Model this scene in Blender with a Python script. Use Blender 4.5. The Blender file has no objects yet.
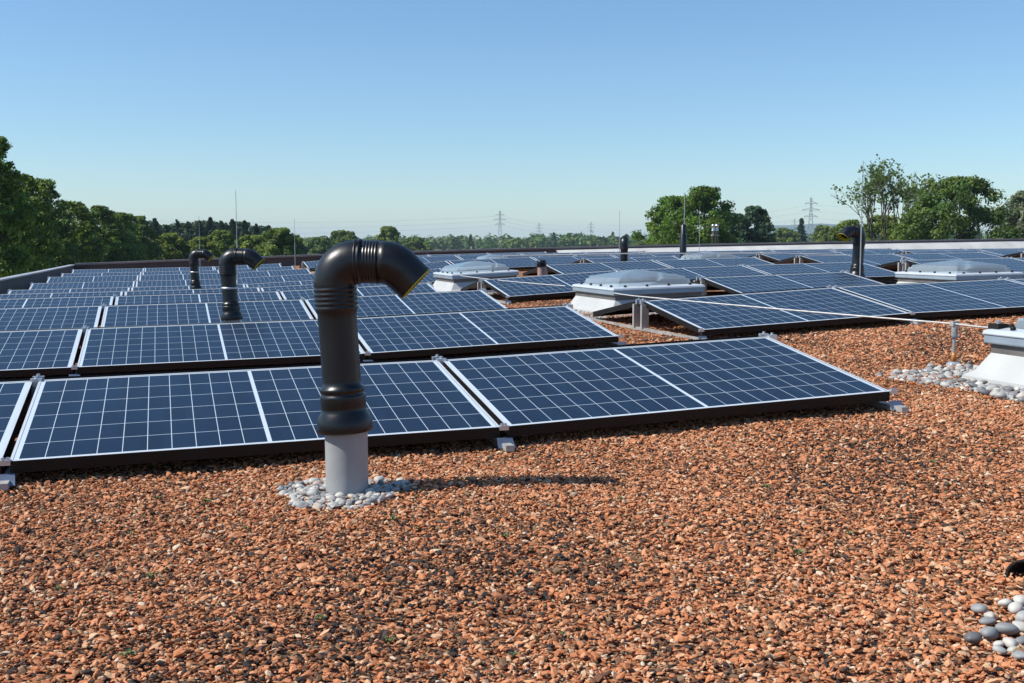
import bpy, math, random
import numpy as np
from mathutils import Matrix, Vector
R = math.radians
scene = bpy.context.scene
COL = scene.collection

# ------------------------------------------------------------------ camera, sky, sun, exposure
CAM = Vector((0.5091, -3.9077, 0.7188))
cam_data = bpy.data.cameras.new('camera')
cam_data.sensor_width = 36.0
cam_data.lens = 38.71
cam_data.clip_start = 0.05
cam_data.clip_end = 30000
cam = bpy.data.objects.new('camera', cam_data)
COL.objects.link(cam)
cam.location = CAM
cam.rotation_euler = (R(90 - 5.159), R(0.0), R(-17.424))
scene.camera = cam

SUN_EL, SUN_AZ_VEC = 48.0, Vector((-1.0, 0.12, 0.0))     # towards the sun, on the ground
world = bpy.data.worlds.new('World')
scene.world = world
world.use_nodes = True
wn = world.node_tree
sky = wn.nodes.new('ShaderNodeTexSky')
sky.sky_type = 'NISHITA'
sky.sun_disc = False
sky.sun_elevation = R(SUN_EL)
sky.sun_rotation = math.atan2(SUN_AZ_VEC.x, SUN_AZ_VEC.y)
sky.altitude = 1500
sky.air_density = 1.25
sky.dust_density = 0.8
sky.ozone_density = 8.0
bg = wn.nodes['Background']
bg.inputs['Strength'].default_value = 0.12
tint = wn.nodes.new('ShaderNodeVectorMath'); tint.operation = 'MULTIPLY'; tint.inputs[1].default_value = (1.02, 1.04, 0.99)
wn.links.new(sky.outputs[0], tint.inputs[0])
wn.links.new(tint.outputs[0], bg.inputs['Color'])

sun_data = bpy.data.lights.new('sun', 'SUN')
sun_data.energy = 5.0
sun_data.angle = R(0.5)
sun_data.color = (1.0, 0.95, 0.86)
sun = bpy.data.objects.new('sun', sun_data)
COL.objects.link(sun)
sd = SUN_AZ_VEC.normalized() * math.cos(R(SUN_EL)) + Vector((0, 0, math.sin(R(SUN_EL))))
sun.rotation_euler = sd.to_track_quat('Z', 'Y').to_euler()
sun.location = sd * 50

scene.view_settings.view_transform = 'Standard'
scene.view_settings.look = 'None'
scene.view_settings.exposure = 0.28
scene.view_settings.gamma = 1.0
scene.cycles.max_bounces = 8
scene.cycles.volume_bounces = 0
scene.cycles.transparent_max_bounces = 12
scene.cycles.caustics_reflective = False
scene.cycles.caustics_refractive = False

# ------------------------------------------------------------------ helpers
def tag(o, label=None, cat=None, group=None, kind=None):
    if label: o['label'] = label
    if cat: o['category'] = cat
    if group: o['group'] = group
    if kind: o['kind'] = kind
    return o

def empty(name, loc=(0, 0, 0), rz=0.0, label=None, cat=None, group=None):
    o = bpy.data.objects.new(name, None)
    o.empty_display_size = 0.2
    COL.objects.link(o)
    o.location = loc
    o.rotation_euler = (0, 0, rz)
    return tag(o, label, cat, group)

def link(name, me, mats, parent=None):
    if not isinstance(mats, (list, tuple)): mats = [mats]
    if len(me.materials) == 0:
        for m in mats: me.materials.append(m)
    o = bpy.data.objects.new(name, me)
    COL.objects.link(o)
    if parent is not None: o.parent = parent
    return o

def copy_tree(o, parent=None):
    c = o.copy()
    COL.objects.link(c)
    c.parent = parent
    for ch in list(o.children): copy_tree(ch, c)
    return c

class MB:
    """collects faces, builds one mesh"""
    def __init__(s): s.v = []; s.f = []; s.m = []; s.smooth = []
    def add(s, vs, fs, mi=0, sm=False):
        b = len(s.v); s.v += [tuple(v) for v in vs]
        for f in fs:
            s.f.append(tuple(b + i for i in f)); s.m.append(mi); s.smooth.append(sm)
        return s
    def box(s, x0, x1, y0, y1, z0, z1, mi=0, M=None, top=None):
        vs = [Vector(p) for p in ((x0,y0,z0),(x1,y0,z0),(x1,y1,z0),(x0,y1,z0),(x0,y0,z1),(x1,y0,z1),(x1,y1,z1),(x0,y1,z1))]
        if M is not None: vs = [M @ v for v in vs]
        fs = [(0,3,2,1),(4,5,6,7),(0,1,5,4),(1,2,6,5),(2,3,7,6),(3,0,4,7)]
        b = len(s.v); s.v += [tuple(v) for v in vs]
        for i, f in enumerate(fs):
            s.f.append(tuple(b + k for k in f)); s.m.append(top if (i == 1 and top is not None) else mi); s.smooth.append(False)
        return s
    def tube(s, pts, rad, n=12, mi=0, caps=True, sm=True):
        pts = [Vector(p) for p in pts]
        if not hasattr(rad, '__len__'): rad = [rad] * len(pts)
        ref = None; rings = []
        for i, p in enumerate(pts):
            t = (pts[min(i + 1, len(pts) - 1)] - pts[max(i - 1, 0)])
            t = t.normalized() if t.length > 1e-9 else Vector((0, 0, 1))
            if ref is None: ref = Vector((0, 1, 0)) if abs(t.y) < 0.9 else Vector((1, 0, 0))
            a = (ref - t * ref.dot(t)).normalized(); bb = t.cross(a); ref = a
            rings.append([p + (a * math.cos(2*math.pi*k/n) + bb * math.sin(2*math.pi*k/n)) * rad[i] for k in range(n)])
        vs = [v for r in rings for v in r]; fs = []
        for i in range(len(pts) - 1):
            for k in range(n):
                fs.append((i*n + k, i*n + (k+1) % n, (i+1)*n + (k+1) % n, (i+1)*n + k))
        s.add(vs, fs, mi, sm)
        if caps:
            s.add(rings[0], [tuple(range(n))[::-1]], mi); s.add(rings[-1], [tuple(range(n))], mi)
        return s
    def lathe(s, prof, n=32, mi=0, c=(0, 0)):
        vs = []; fs = []
        for r, z in prof:
            for k in range(n):
                vs.append((c[0] + r*math.cos(2*math.pi*k/n), c[1] + r*math.sin(2*math.pi*k/n), z))
        for i in range(len(prof) - 1):
            for k in range(n):
                fs.append((i*n + k, i*n + (k+1) % n, (i+1)*n + (k+1) % n, (i+1)*n + k))
        return s.add(vs, fs, mi, True)
    def mesh(s, name, bevel=0.0):
        me = bpy.data.meshes.new(name)
        me.from_pydata(s.v, [], s.f)
        me.polygons.foreach_set('material_index', s.m)
        me.polygons.foreach_set('use_smooth', s.smooth)
        me.update()
        return me
    def obj(s, name, mats, parent=None):
        return link(name, s.mesh(name), mats, parent)

# ------------------------------------------------------------------ materials
def mat(name, base=(0.5, 0.5, 0.5), rough=0.5, metal=0.0, spec=0.5, noise=None, bump=None):
    m = bpy.data.materials.new(name); m.use_nodes = True
    nt = m.node_tree; p = nt.nodes['Principled BSDF']
    p.inputs['Base Color'].default_value = (*base, 1)
    p.inputs['Roughness'].default_value = rough
    p.inputs['Metallic'].default_value = metal
    p.inputs['Specular IOR Level'].default_value = spec
    tc = nt.nodes.new('ShaderNodeTexCoord')
    if noise:
        sc, amt = noise
        n = nt.nodes.new('ShaderNodeTexNoise'); n.inputs['Scale'].default_value = sc; n.inputs['Detail'].default_value = 5
        nt.links.new(tc.outputs['Object'], n.inputs['Vector'])
        r = nt.nodes.new('ShaderNodeMapRange')
        r.inputs['From Min'].default_value = 0.3; r.inputs['From Max'].default_value = 0.7
        r.inputs['To Min'].default_value = 1 - amt; r.inputs['To Max'].default_value = 1 + amt
        nt.links.new(n.outputs['Fac'], r.inputs['Value'])
        mx = nt.nodes.new('ShaderNodeVectorMath'); mx.operation = 'SCALE'
        mx.inputs[0].default_value = base
        nt.links.new(r.outputs[0], mx.inputs['Scale'])
        nt.links.new(mx.outputs[0], p.inputs['Base Color'])
        r2 = nt.nodes.new('ShaderNodeMapRange')
        r2.inputs['To Min'].default_value = max(0, rough - 0.12); r2.inputs['To Max'].default_value = min(1, rough + 0.12)
        nt.links.new(n.outputs['Fac'], r2.inputs['Value']); nt.links.new(r2.outputs[0], p.inputs['Roughness'])
    if bump:
        sc, st = bump
        n = nt.nodes.new('ShaderNodeTexNoise'); n.inputs['Scale'].default_value = sc; n.inputs['Detail'].default_value = 3
        nt.links.new(tc.outputs['Object'], n.inputs['Vector'])
        b = nt.nodes.new('ShaderNodeBump'); b.inputs['Strength'].default_value = st; b.inputs['Distance'].default_value = 0.01
        nt.links.new(n.outputs['Fac'], b.inputs['Height']); nt.links.new(b.outputs[0], p.inputs['Normal'])
    return m

M_ALU = mat('aluminium', (0.62, 0.63, 0.65), 0.38, 0.85, noise=(14, 0.12))
M_FOOT = mat('galvanised_foot', (0.19, 0.235, 0.31), 0.35, 0.7, noise=(14, 0.15))
M_ALU_DULL = mat('dull_aluminium', (0.42, 0.41, 0.39), 0.55, 0.4, noise=(10, 0.2))
M_SILVER = mat('silver_frame', (0.62, 0.65, 0.68), 0.4, 0.25, noise=(6, 0.06))
M_BLACKFRAME = mat('black_anodised', (0.008, 0.0075, 0.0075), 0.55, 0.0, 0.3, noise=(9, 0.3))
M_BLACKPIPE = mat('black_plastic', (0.005, 0.0055, 0.007), 0.36, 0.0, 0.5, noise=(5, 0.45), bump=(60, 0.05))
M_GREYPIPE = mat('grey_pipe', (0.33, 0.34, 0.345), 0.42, 0, 0.5, noise=(7, 0.13), bump=(30, 0.04))
M_YELLOW = mat('yellow_seal', (0.50, 0.42, 0.015), 0.5)
M_RUBBER = mat('black_rubber', (0.012, 0.012, 0.013), 0.75, 0, 0.3, noise=(40, 0.3), bump=(160, 0.5))
M_WHITE_GRP = mat('white_upstand', (0.44, 0.45, 0.44), 0.5, noise=(5, 0.07), bump=(20, 0.05))
M_DARKBAND = mat('grey_brown_band', (0.13, 0.12, 0.115), 0.55, noise=(8, 0.2))
M_RIM = mat('pale_pvc_rim', (0.55, 0.6, 0.65), 0.3, 0.15, noise=(5, 0.06))
M_SKIRT = mat('blue_grey_skirt', (0.27, 0.33, 0.39), 0.3, 0.15, noise=(5, 0.1))
M_BRIGHT_PLATE = mat('bright_plate', (0.66, 0.74, 0.78), 0.5, noise=(3, 0.05))  # pale blue stands in for sky light reflected in the domes
M_WIRE = mat('conductor_wire', (0.72, 0.70, 0.66), 0.45, 0.4, noise=(30, 0.1))
M_ROD = mat('galvanised_rod', (0.34, 0.36, 0.38), 0.45, 0.6, noise=(12, 0.15))
M_STEEL = mat('pylon_steel', (0.26, 0.29, 0.32), 0.6, 0.3, noise=(0.3, 0.1))
M_WALL = mat('render_wall', (0.42, 0.40, 0.37), 0.85, noise=(0.6, 0.12))
M_PARAPET_DARK = mat('bitumen_upstand', (0.062, 0.052, 0.054), 0.8, noise=(2, 0.25))
M_PARAPET_WHITE = mat('pale_membrane', (0.50, 0.50, 0.485), 0.7, noise=(1.5, 0.12))
M_PARAPET_GREY = mat('zinc_sheet', (0.055, 0.063, 0.078), 0.65, 0.0, 0.2, noise=(1.2, 0.15))
M_CAP = mat('parapet_capping', (0.20, 0.19, 0.195), 0.5, 0.3, noise=(1.0, 0.2))
M_CAP_PALE = mat('pale_capping', (0.42, 0.44, 0.46), 0.5, 0.4, noise=(1.0, 0.15))
M_CLEARPLASTIC = mat('clear_plastic', (0.5, 0.52, 0.55), 0.2)
M_CLEARPLASTIC.node_tree.nodes['Principled BSDF'].inputs['Transmission Weight'].default_value = 0.55
M_AMBER = mat('amber_block', (0.42, 0.17, 0.03), 0.4)
M_BRICKPIPE = mat('pinkish_pipe', (0.36, 0.22, 0.19), 0.6, noise=(8, 0.15))
M_BARK = mat('bark', (0.085, 0.068, 0.052), 0.9, noise=(3, 0.3))

def m_cells():
    m = bpy.data.materials.new('solar_cells'); m.use_nodes = True
    nt = m.node_tree; L = nt.links; p = nt.nodes['Principled BSDF']
    uv = nt.nodes.new('ShaderNodeUVMap'); uv.uv_map = 'UVMap'
    sep = nt.nodes.new('ShaderNodeSeparateXYZ'); L.new(uv.outputs[0], sep.inputs[0])
    def math_(op, a, b=None):
        n = nt.nodes.new('ShaderNodeMath'); n.operation = op
        for i, x in enumerate((a, b)):
            if x is None: continue
            if isinstance(x, (int, float)): n.inputs[i].default_value = x
            else: L.new(x, n.inputs[i])
        return n.outputs[0]
    # uv in metres from the panel's corner; cell field starts 31 mm / 19 mm in
    u = math_('SUBTRACT', math_('ABSOLUTE', math_('SUBTRACT', sep.outputs[0], 0.845)), 0.0065)   # distance from centre bar edge
    v = math_('SUBTRACT', sep.outputs[1], 0.0195)
    pu, pv = 0.8125 / 10, 0.961 / 6
    fu = math_('FRACT', math_('DIVIDE', u, pu)); fv = math_('FRACT', math_('DIVIDE', v, pv))
    du = math_('MULTIPLY', math_('MINIMUM', fu, math_('SUBTRACT', 1.0, fu)), pu)
    dv = math_('MULTIPLY', math_('MINIMUM', fv, math_('SUBTRACT', 1.0, fv)), pv)
    lu = math_('LESS_THAN', du, 0.0012); lv = math_('LESS_THAN', dv, 0.0015)
    out1 = math_('LESS_THAN', u, 0.0); out2 = math_('GREATER_THAN', u, 0.8125)
    out3 = math_('LESS_THAN', v, 0.0); out4 = math_('GREATER_THAN', v, 0.961)
    w = lu
    for x in (lv, out1, out2, out3, out4): w = math_('MAXIMUM', w, x)
    # per-cell shade
    cu = math_('FLOOR', math_('DIVIDE', sep.outputs[0], pu)); cv = math_('FLOOR', math_('DIVIDE', v, pv))
    oi = nt.nodes.new('ShaderNodeObjectInfo')
    comb = nt.nodes.new('ShaderNodeCombineXYZ'); L.new(cu, comb.inputs[0]); L.new(cv, comb.inputs[1]); L.new(oi.outputs['Random'], comb.inputs[2])
    wn_ = nt.nodes.new('ShaderNodeTexWhiteNoise'); wn_.noise_dimensions = '3D'; L.new(comb.outputs[0], wn_.inputs['Vector'])
    ramp = nt.nodes.new('ShaderNodeMix'); ramp.data_type = 'RGBA'
    L.new(wn_.outputs['Value'], ramp.inputs['Factor'])
    ramp.inputs['A'].default_value = (0.0024, 0.0072, 0.0175, 1); ramp.inputs['B'].default_value = (0.0044, 0.0128, 0.0320, 1)
    # fine busbars across each cell
    fb = math_('FRACT', math_('DIVIDE', v, pv / 9)); bb = math_('MULTIPLY', math_('LESS_THAN', fb, 0.07), 0.05)
    mix0 = nt.nodes.new('ShaderNodeMix'); mix0.data_type = 'RGBA'
    L.new(bb, mix0.inputs['Factor']); L.new(ramp.outputs['Result'], mix0.inputs['A']); mix0.inputs['B'].default_value = (0.5, 0.5, 0.52, 1)
    mix = nt.nodes.new('ShaderNodeMix'); mix.data_type = 'RGBA'
    L.new(w, mix.inputs['Factor']); L.new(mix0.outputs['Result'], mix.inputs['A']); mix.inputs['B'].default_value = (0.52, 0.60, 0.67, 1)
    # faint dust
    tc = nt.nodes.new('ShaderNodeTexCoord')
    n = nt.nodes.new('ShaderNodeTexNoise'); n.inputs['Scale'].default_value = 3.5; n.inputs['Detail'].default_value = 6
    L.new(tc.outputs['Object'], n.inputs['Vector'])
    d = nt.nodes.new('ShaderNodeMapRange'); d.inputs['From Min'].default_value = 0.35; d.inputs['From Max'].default_value = 0.8
    d.inputs['To Min'].default_value = 0.0; d.inputs['To Max'].default_value = 0.012; L.new(n.outputs['Fac'], d.inputs['Value'])
    mixd = nt.nodes.new('ShaderNodeMix'); mixd.data_type = 'RGBA'
    L.new(d.outputs[0], mixd.inputs['Factor']); L.new(mix.outputs['Result'], mixd.inputs['A']); mixd.inputs['B'].default_value = (0.4, 0.36, 0.3, 1)
    L.new(mixd.outputs['Result'], p.inputs['Base Color'])
    rr = nt.nodes.new('ShaderNodeMapRange'); rr.inputs['To Min'].default_value = 0.20; rr.inputs['To Max'].default_value = 0.30
    L.new(n.outputs['Fac'], rr.inputs['Value']); L.new(rr.outputs[0], p.inputs['Roughness'])
    p.inputs['IOR'].default_value = 1.35
    p.inputs['Specular Tint'].default_value = (0.55, 0.85, 1.0, 1)
    return m
M_CELLS = m_cells()

def m_dome():
    m = bpy.data.materials.new('acrylic_dome'); m.use_nodes = True
    nt = m.node_tree; L = nt.links
    for n in list(nt.nodes): nt.nodes.remove(n)
    out = nt.nodes.new('ShaderNodeOutputMaterial')
    tr = nt.nodes.new('ShaderNodeBsdfTransparent'); tr.inputs[0].default_value = (0.82, 0.90, 0.95, 1)
    d0 = nt.nodes.new('ShaderNodeBsdfDiffuse'); d0.inputs[0].default_value = (0.74, 0.82, 0.87, 1)
    t0 = nt.nodes.new('ShaderNodeBsdfTranslucent'); t0.inputs[0].default_value = (0.80, 0.90, 0.95, 1)
    df = nt.nodes.new('ShaderNodeMixShader'); df.inputs[0].default_value = 0.6; L.new(d0.outputs[0], df.inputs[1]); L.new(t0.outputs[0], df.inputs[2])
    gl = nt.nodes.new('ShaderNodeBsdfGlossy'); gl.inputs['Roughness'].default_value = 0.04
    fr = nt.nodes.new('ShaderNodeFresnel'); fr.inputs[0].default_value = 1.5
    tc = nt.nodes.new('ShaderNodeTexCoord')
    no = nt.nodes.new('ShaderNodeTexNoise'); no.inputs['Scale'].default_value = 6; no.inputs['Detail'].default_value = 5
    L.new(tc.outputs['Object'], no.inputs['Vector'])
    mr = nt.nodes.new('ShaderNodeMapRange'); mr.inputs['To Min'].default_value = 0.32; mr.inputs['To Max'].default_value = 0.55
    L.new(no.outputs['Fac'], mr.inputs['Value'])
    m1 = nt.nodes.new('ShaderNodeMixShader'); L.new(mr.outputs[0], m1.inputs[0])
    L.new(tr.outputs[0], m1.inputs[1]); L.new(df.outputs[0], m1.inputs[2])
    m2 = nt.nodes.new('ShaderNodeMixShader'); L.new(fr.outputs[0], m2.inputs[0]); L.new(m1.outputs[0], m2.inputs[1]); L.new(gl.outputs[0], m2.inputs[2])
    L.new(m2.outputs[0], out.inputs[0])
    return m
M_DOME = m_dome()

STONE_STOPS = [(0.0, (0.028, 0.023, 0.022)), (0.10, (0.055, 0.041, 0.035)), (0.19, (0.140, 0.066, 0.037)), (0.27, (0.22, 0.140, 0.080)), (0.35, (0.32, 0.122, 0.054)),
               (0.55, (0.47, 0.182, 0.080)), (0.73, (0.55, 0.228, 0.107)), (0.87, (0.54, 0.285, 0.155)), (0.96, (0.56, 0.36, 0.22)), (1.0, (0.59, 0.48, 0.36))]
def ramp_node(nt, stops):
    r = nt.nodes.new('ShaderNodeValToRGB'); e = r.color_ramp.elements
    e[0].position, e[0].color = stops[0][0], (*stops[0][1], 1)
    e[1].position, e[1].color = stops[-1][0], (*stops[-1][1], 1)
    for pos, c in stops[1:-1]:
        k = e.new(pos); k.color = (*c, 1)
    return r
def m_stones():
    m = bpy.data.materials.new('crushed_brick_stone'); m.use_nodes = True
    nt = m.node_tree; L = nt.links; p = nt.nodes['Principled BSDF']
    at = nt.nodes.new('ShaderNodeAttribute'); at.attribute_name = 'shade'
    r = ramp_node(nt, STONE_STOPS); L.new(at.outputs['Fac'], r.inputs[0])
    tc = nt.nodes.new('ShaderNodeTexCoord')
    n = nt.nodes.new('ShaderNodeTexNoise'); n.inputs['Scale'].default_value = 160; n.inputs['Detail'].default_value = 3
    L.new(tc.outputs['Object'], n.inputs['Vector'])
    mr = nt.nodes.new('ShaderNodeMapRange'); mr.inputs['To Min'].default_value = 0.7; mr.inputs['To Max'].default_value = 1.3; L.new(n.outputs['Fac'], mr.inputs['Value'])
    sc = nt.nodes.new('ShaderNodeVectorMath'); sc.operation = 'SCALE'; L.new(r.outputs[0], sc.inputs[0]); L.new(mr.outputs[0], sc.inputs['Scale'])
    L.new(sc.outputs[0], p.inputs['Base Color'])
    p.inputs['Roughness'].default_value = 0.85; p.inputs['Specular IOR Level'].default_value = 0.25
    return m
M_STONES = m_stones()
def m_bed():
    m = bpy.data.materials.new('crushed_brick_bed'); m.use_nodes = True
    nt = m.node_tree; L = nt.links; p = nt.nodes['Principled BSDF']
    tc = nt.nodes.new('ShaderNodeTexCoord')
    v = nt.nodes.new('ShaderNodeTexVoronoi'); v.inputs['Scale'].default_value = 75; L.new(tc.outputs['Object'], v.inputs['Vector'])
    r = ramp_node(nt, STONE_STOPS)
    sx = nt.nodes.new('ShaderNodeSeparateColor'); L.new(v.outputs['Color'], sx.inputs[0]); L.new(sx.outputs[0], r.inputs[0])
    dk = nt.nodes.new('ShaderNodeVectorMath'); dk.operation = 'SCALE'; dk.inputs['Scale'].default_value = 0.75; L.new(r.outputs[0], dk.inputs[0])
    L.new(dk.outputs[0], p.inputs['Base Color'])
    inv = nt.nodes.new('ShaderNodeMath'); inv.operation = 'SUBTRACT'; inv.inputs[0].default_value = 1.0; L.new(v.outputs['Distance'], inv.inputs[1])
    b = nt.nodes.new('ShaderNodeBump'); b.inputs['Strength'].default_value = 0.9; b.inputs['Distance'].default_value = 0.012
    L.new(inv.outputs[0], b.inputs['Height']); L.new(b.outputs[0], p.inputs['Normal'])
    p.inputs['Roughness'].default_value = 0.9; p.inputs['Specular IOR Level'].default_value = 0.2
    return m
M_BED = m_bed()
def m_pebble():
    m = bpy.data.materials.new('river_pebble'); m.use_nodes = True
    nt = m.node_tree; L = nt.links; p = nt.nodes['Principled BSDF']
    oi = nt.nodes.new('ShaderNodeObjectInfo')
    r = ramp_node(nt, [(0, (0.10, 0.10, 0.105)), (0.15, (0.20, 0.205, 0.21)), (0.45, (0.32, 0.325, 0.315)), (0.75, (0.42, 0.40, 0.36)), (0.92, (0.56, 0.54, 0.49)), (1, (0.26, 0.17, 0.15))])
    L.new(oi.outputs['Random'], r.inputs[0])
    tc = nt.nodes.new('ShaderNodeTexCoord'); n = nt.nodes.new('ShaderNodeTexNoise'); n.inputs['Scale'].default_value = 45; n.inputs['Detail'].default_value = 5
    L.new(tc.outputs['Object'], n.inputs['Vector'])
    mr = nt.nodes.new('ShaderNodeMapRange'); mr.inputs['To Min'].default_value = 0.75; mr.inputs['To Max'].default_value = 1.25; L.new(n.outputs['Fac'], mr.inputs['Value'])
    sc = nt.nodes.new('ShaderNodeVectorMath'); sc.operation = 'SCALE'; L.new(r.outputs[0], sc.inputs[0]); L.new(mr.outputs[0], sc.inputs['Scale'])
    L.new(sc.outputs[0], p.inputs['Base Color']); p.inputs['Roughness'].default_value = 0.6
    return m
M_PEBBLE = m_pebble()
def m_leaf(name, base, trans=0.25):
    m = bpy.data.materials.new(name); m.use_nodes = True
    nt = m.node_tree; L = nt.links; p = nt.nodes['Principled BSDF']; out = nt.nodes['Material Output']
    at = nt.nodes.new('ShaderNodeAttribute'); at.attribute_name = 'tint'
    sc = nt.nodes.new('ShaderNodeVectorMath'); sc.operation = 'MULTIPLY'; sc.inputs[0].default_value = base
    L.new(at.outputs['Color'], sc.inputs[1])
    L.new(sc.outputs[0], p.inputs['Base Color']); p.inputs['Roughness'].default_value = 0.55; p.inputs['Specular IOR Level'].default_value = 0.3
    tl = nt.nodes.new('ShaderNodeBsdfTranslucent')
    s2 = nt.nodes.new('ShaderNodeVectorMath'); s2.operation = 'MULTIPLY'; s2.inputs[1].default_value = (1.3, 1.35, 0.6); L.new(sc.outputs[0], s2.inputs[0])
    L.new(s2.outputs[0], tl.inputs[0])
    mx = nt.nodes.new('ShaderNodeMixShader'); mx.inputs[0].default_value = trans
    L.new(p.outputs[0], mx.inputs[1]); L.new(tl.outputs[0], mx.inputs[2]); L.new(mx.outputs[0], out.inputs[0])
    return m
LEAF = {'broad': m_leaf('mid_green_leaves', (0.140, 0.195, 0.042), .45), 'dark': m_leaf('dark_green_leaves', (0.105, 0.160, 0.044), .42),
        'light': m_leaf('light_green_leaves', (0.170, 0.215, 0.042), .45), 'olive': m_leaf('olive_leaves', (0.185, 0.185, 0.095), .38),
        'spruce': m_leaf('spruce_needles', (0.044, 0.072, 0.044), 0.15), 'oak': m_leaf('oak_leaves', (0.110, 0.185, 0.026), .45),
        'deep': m_leaf('deep_green_leaves', (0.050, 0.092, 0.044), .28), 'dense': m_leaf('dense_green_leaves', (0.095, 0.150, 0.030), .40),
        'pale': m_leaf('grey_green_leaves', (0.18, 0.21, 0.13), .4), 'sparse': m_leaf('thin_crown_leaves', (0.11, 0.165, 0.036), .4),
        'forest': m_leaf('far_forest_leaves', (0.085, 0.140, 0.040), 0.25)}

# ------------------------------------------------------------------ roof surface (height of panel lower edges; gravel lies 85 mm below)
ROW_Y = [0.0, 2.917, 5.277, 7.532, 10.172, 13.025, 15.92, 18.873, 21.892, 24.946]
ROW_Z = [0.0, -0.005, 0.016, -0.004, -0.065, -0.125, -0.124, -0.106, -0.116, -0.101]
GX = [-3, 0, 1.7, 3.43, 4.02, 5.7, 6.6, 7.46, 8.4, 10, 16, 32, 45]
GZ = [-.04, 0, .029, .095, .12, .2, .23, .25, .265, .305, .385, .48, .54]
DROP = 0.085
def zr(x, y):
    g = np.interp(x, GX, GZ)
    h = np.interp(y, ROW_Y + [31.0], ROW_Z + [-0.1])
    h2 = np.interp(y, [6, 7.5, 10, 13, 19, 25], [0, .03, .07, .06, .03, -.02])
    w = np.interp(x, [3, 6], [1, 0.15])
    return g + h * w + h2 * (1 - w)
def zg(x, y): return zr(x, y) - DROP
TILT = R(8.676)
PW, PD = 1.69, 1.0

# ------------------------------------------------------------------ setting: land, hills
GROUND_Z = -5.0
def m_land():
    m = bpy.data.materials.new('meadow_land'); m.use_nodes = True
    nt = m.node_tree; L = nt.links; p = nt.nodes['Principled BSDF']
    tc = nt.nodes.new('ShaderNodeTexCoord'); n = nt.nodes.new('ShaderNodeTexNoise'); n.inputs['Scale'].default_value = 0.02; n.inputs['Detail'].default_value = 8
    L.new(tc.outputs['Object'], n.inputs['Vector'])
    r = ramp_node(nt, [(0.3, (0.05, 0.075, 0.025)), (0.5, (0.08, 0.10, 0.035)), (0.7, (0.12, 0.12, 0.05))]); L.new(n.outputs['Fac'], r.inputs[0])
    L.new(r.outputs[0], p.inputs['Base Color']); p.inputs['Roughness'].default_value = 0.95
    return m
mb = MB()
n = 96
rings = [0, 20, 60, 200, 600, 1500, 3500, 6500]
vs = [(0, 0, GROUND_Z)]
for r_ in rings[1:]:
    for k in range(n): vs.append((r_*math.cos(2*math.pi*k/n), r_*math.sin(2*math.pi*k/n), GROUND_Z))
fs = [(0, 1 + k, 1 + (k+1) % n) for k in range(n)]
for i in range(len(rings) - 2):
    for k in range(n):
        a, b = 1 + i*n, 1 + (i+1)*n
        fs.append((a + k, b + k, b + (k+1) % n, a + (k+1) % n))
mb.add(vs, fs)
tag(mb.obj('ground', m_land()), kind='structure')

def polar(bearing, dist):
    b = R(bearing)
    return CAM.x + math.sin(b)*dist, CAM.y + math.cos(b)*dist

rng = np.random.default_rng(5)
mb = MB(); nb, nd = 120, 9
vs = []
for j in range(nd):
    for i in range(nb):
        b = -30 + i*(95/(nb-1)); d = 4600 + j*170
        prof = math.sin(math.pi*j/(nd-1))
        h = 14 + 80*math.exp(-((b-33)/5.0)**2) + 12*math.exp(-((b-24)/4)**2) + 5*math.sin(b*0.9) + 3*math.sin(b*2.3+1)
        x, y = polar(b, d); vs.append((x, y, GROUND_Z - 1 + max(2, h)*prof))
fs = [(j*nb+i, j*nb+i+1, (j+1)*nb+i+1, (j+1)*nb+i) for j in range(nd-1) for i in range(nb-1)]
mb.add(vs, fs, 0, True)
tag(mb.obj('hills', mat('wooded_hill', (0.045, 0.065, 0.035), 0.95, noise=(0.004, 0.3))), kind='structure')

# ------------------------------------------------------------------ the building: gravel roof, walls, parapets
X0, X1, Y0, Y1 = -2.05, 42.0, -9.0, 31.0
xs = np.concatenate([np.arange(X0, 9.0, 0.2), np.arange(9.0, X1 + 0.01, 1.0)]); xs[-1] = X1
ys = np.concatenate([np.arange(Y0, 8.0, 0.2), np.arange(8.0, Y1 + 0.01, 0.5)]); ys[-1] = Y1
def bumps(x, y):
    return 0.006*np.sin(x*3.1+1)*np.sin(y*2.7) + 0.004*np.sin(x*7.3+y*5.1)
gx, gy = np.meshgrid(xs, ys)
gz = zg(gx, gy) + bumps(gx, gy) - 0.006
nxn, nyn = len(xs), len(ys)
mb = MB()
mb.add(np.stack([gx.ravel(), gy.ravel(), gz.ravel()], 1).tolist(),
       [(j*nxn+i, j*nxn+i+1, (j+1)*nxn+i+1, (j+1)*nxn+i) for j in range(nyn-1) for i in range(nxn-1)], 0, True)
roof = mb.obj('roof_ground', M_BED); tag(roof, kind='structure')

bld = empty('flat_roof_building', (0, 0, GROUND_Z), 0, 'low commercial building whose flat gravel roof carries all the solar panels', 'building')
def bpart(name, mbx, m, parent=bld):
    o = mbx.obj(name, m, parent); o.location = (0, 0, -GROUND_Z) if parent is bld else (0, 0, 0)
    return o
def strip(pts, t, z0, mi=0):
    """wall following pts (x, y, ztop) with thickness vector t, bottom z0(x,y)"""
    m_ = MB()
    for (a, b) in zip(pts[:-1], pts[1:]):
        v = []
        for (x, y, zt) in (a, b):
            zb = z0(x, y)
            v += [(x, y, zb), (x + t[0], y + t[1], zb), (x + t[0], y + t[1], zt), (x, y, zt)]
        m_.add(v, [(0,3,7,4),(1,5,6,2),(3,2,6,7),(0,4,5,1)] + ([(0,1,2,3)] if a is pts[0] else []) + ([(4,7,6,5)] if b is pts[-1] else []))
    return m_
low = lambda x, y: GROUND_Z
LEFTTOP = [(-9.0, 0.20), (0.0, 0.18), (8.0, 0.14), (14.0, 0.095), (22.0, 0.06), (31.0, 0.03)]
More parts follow.
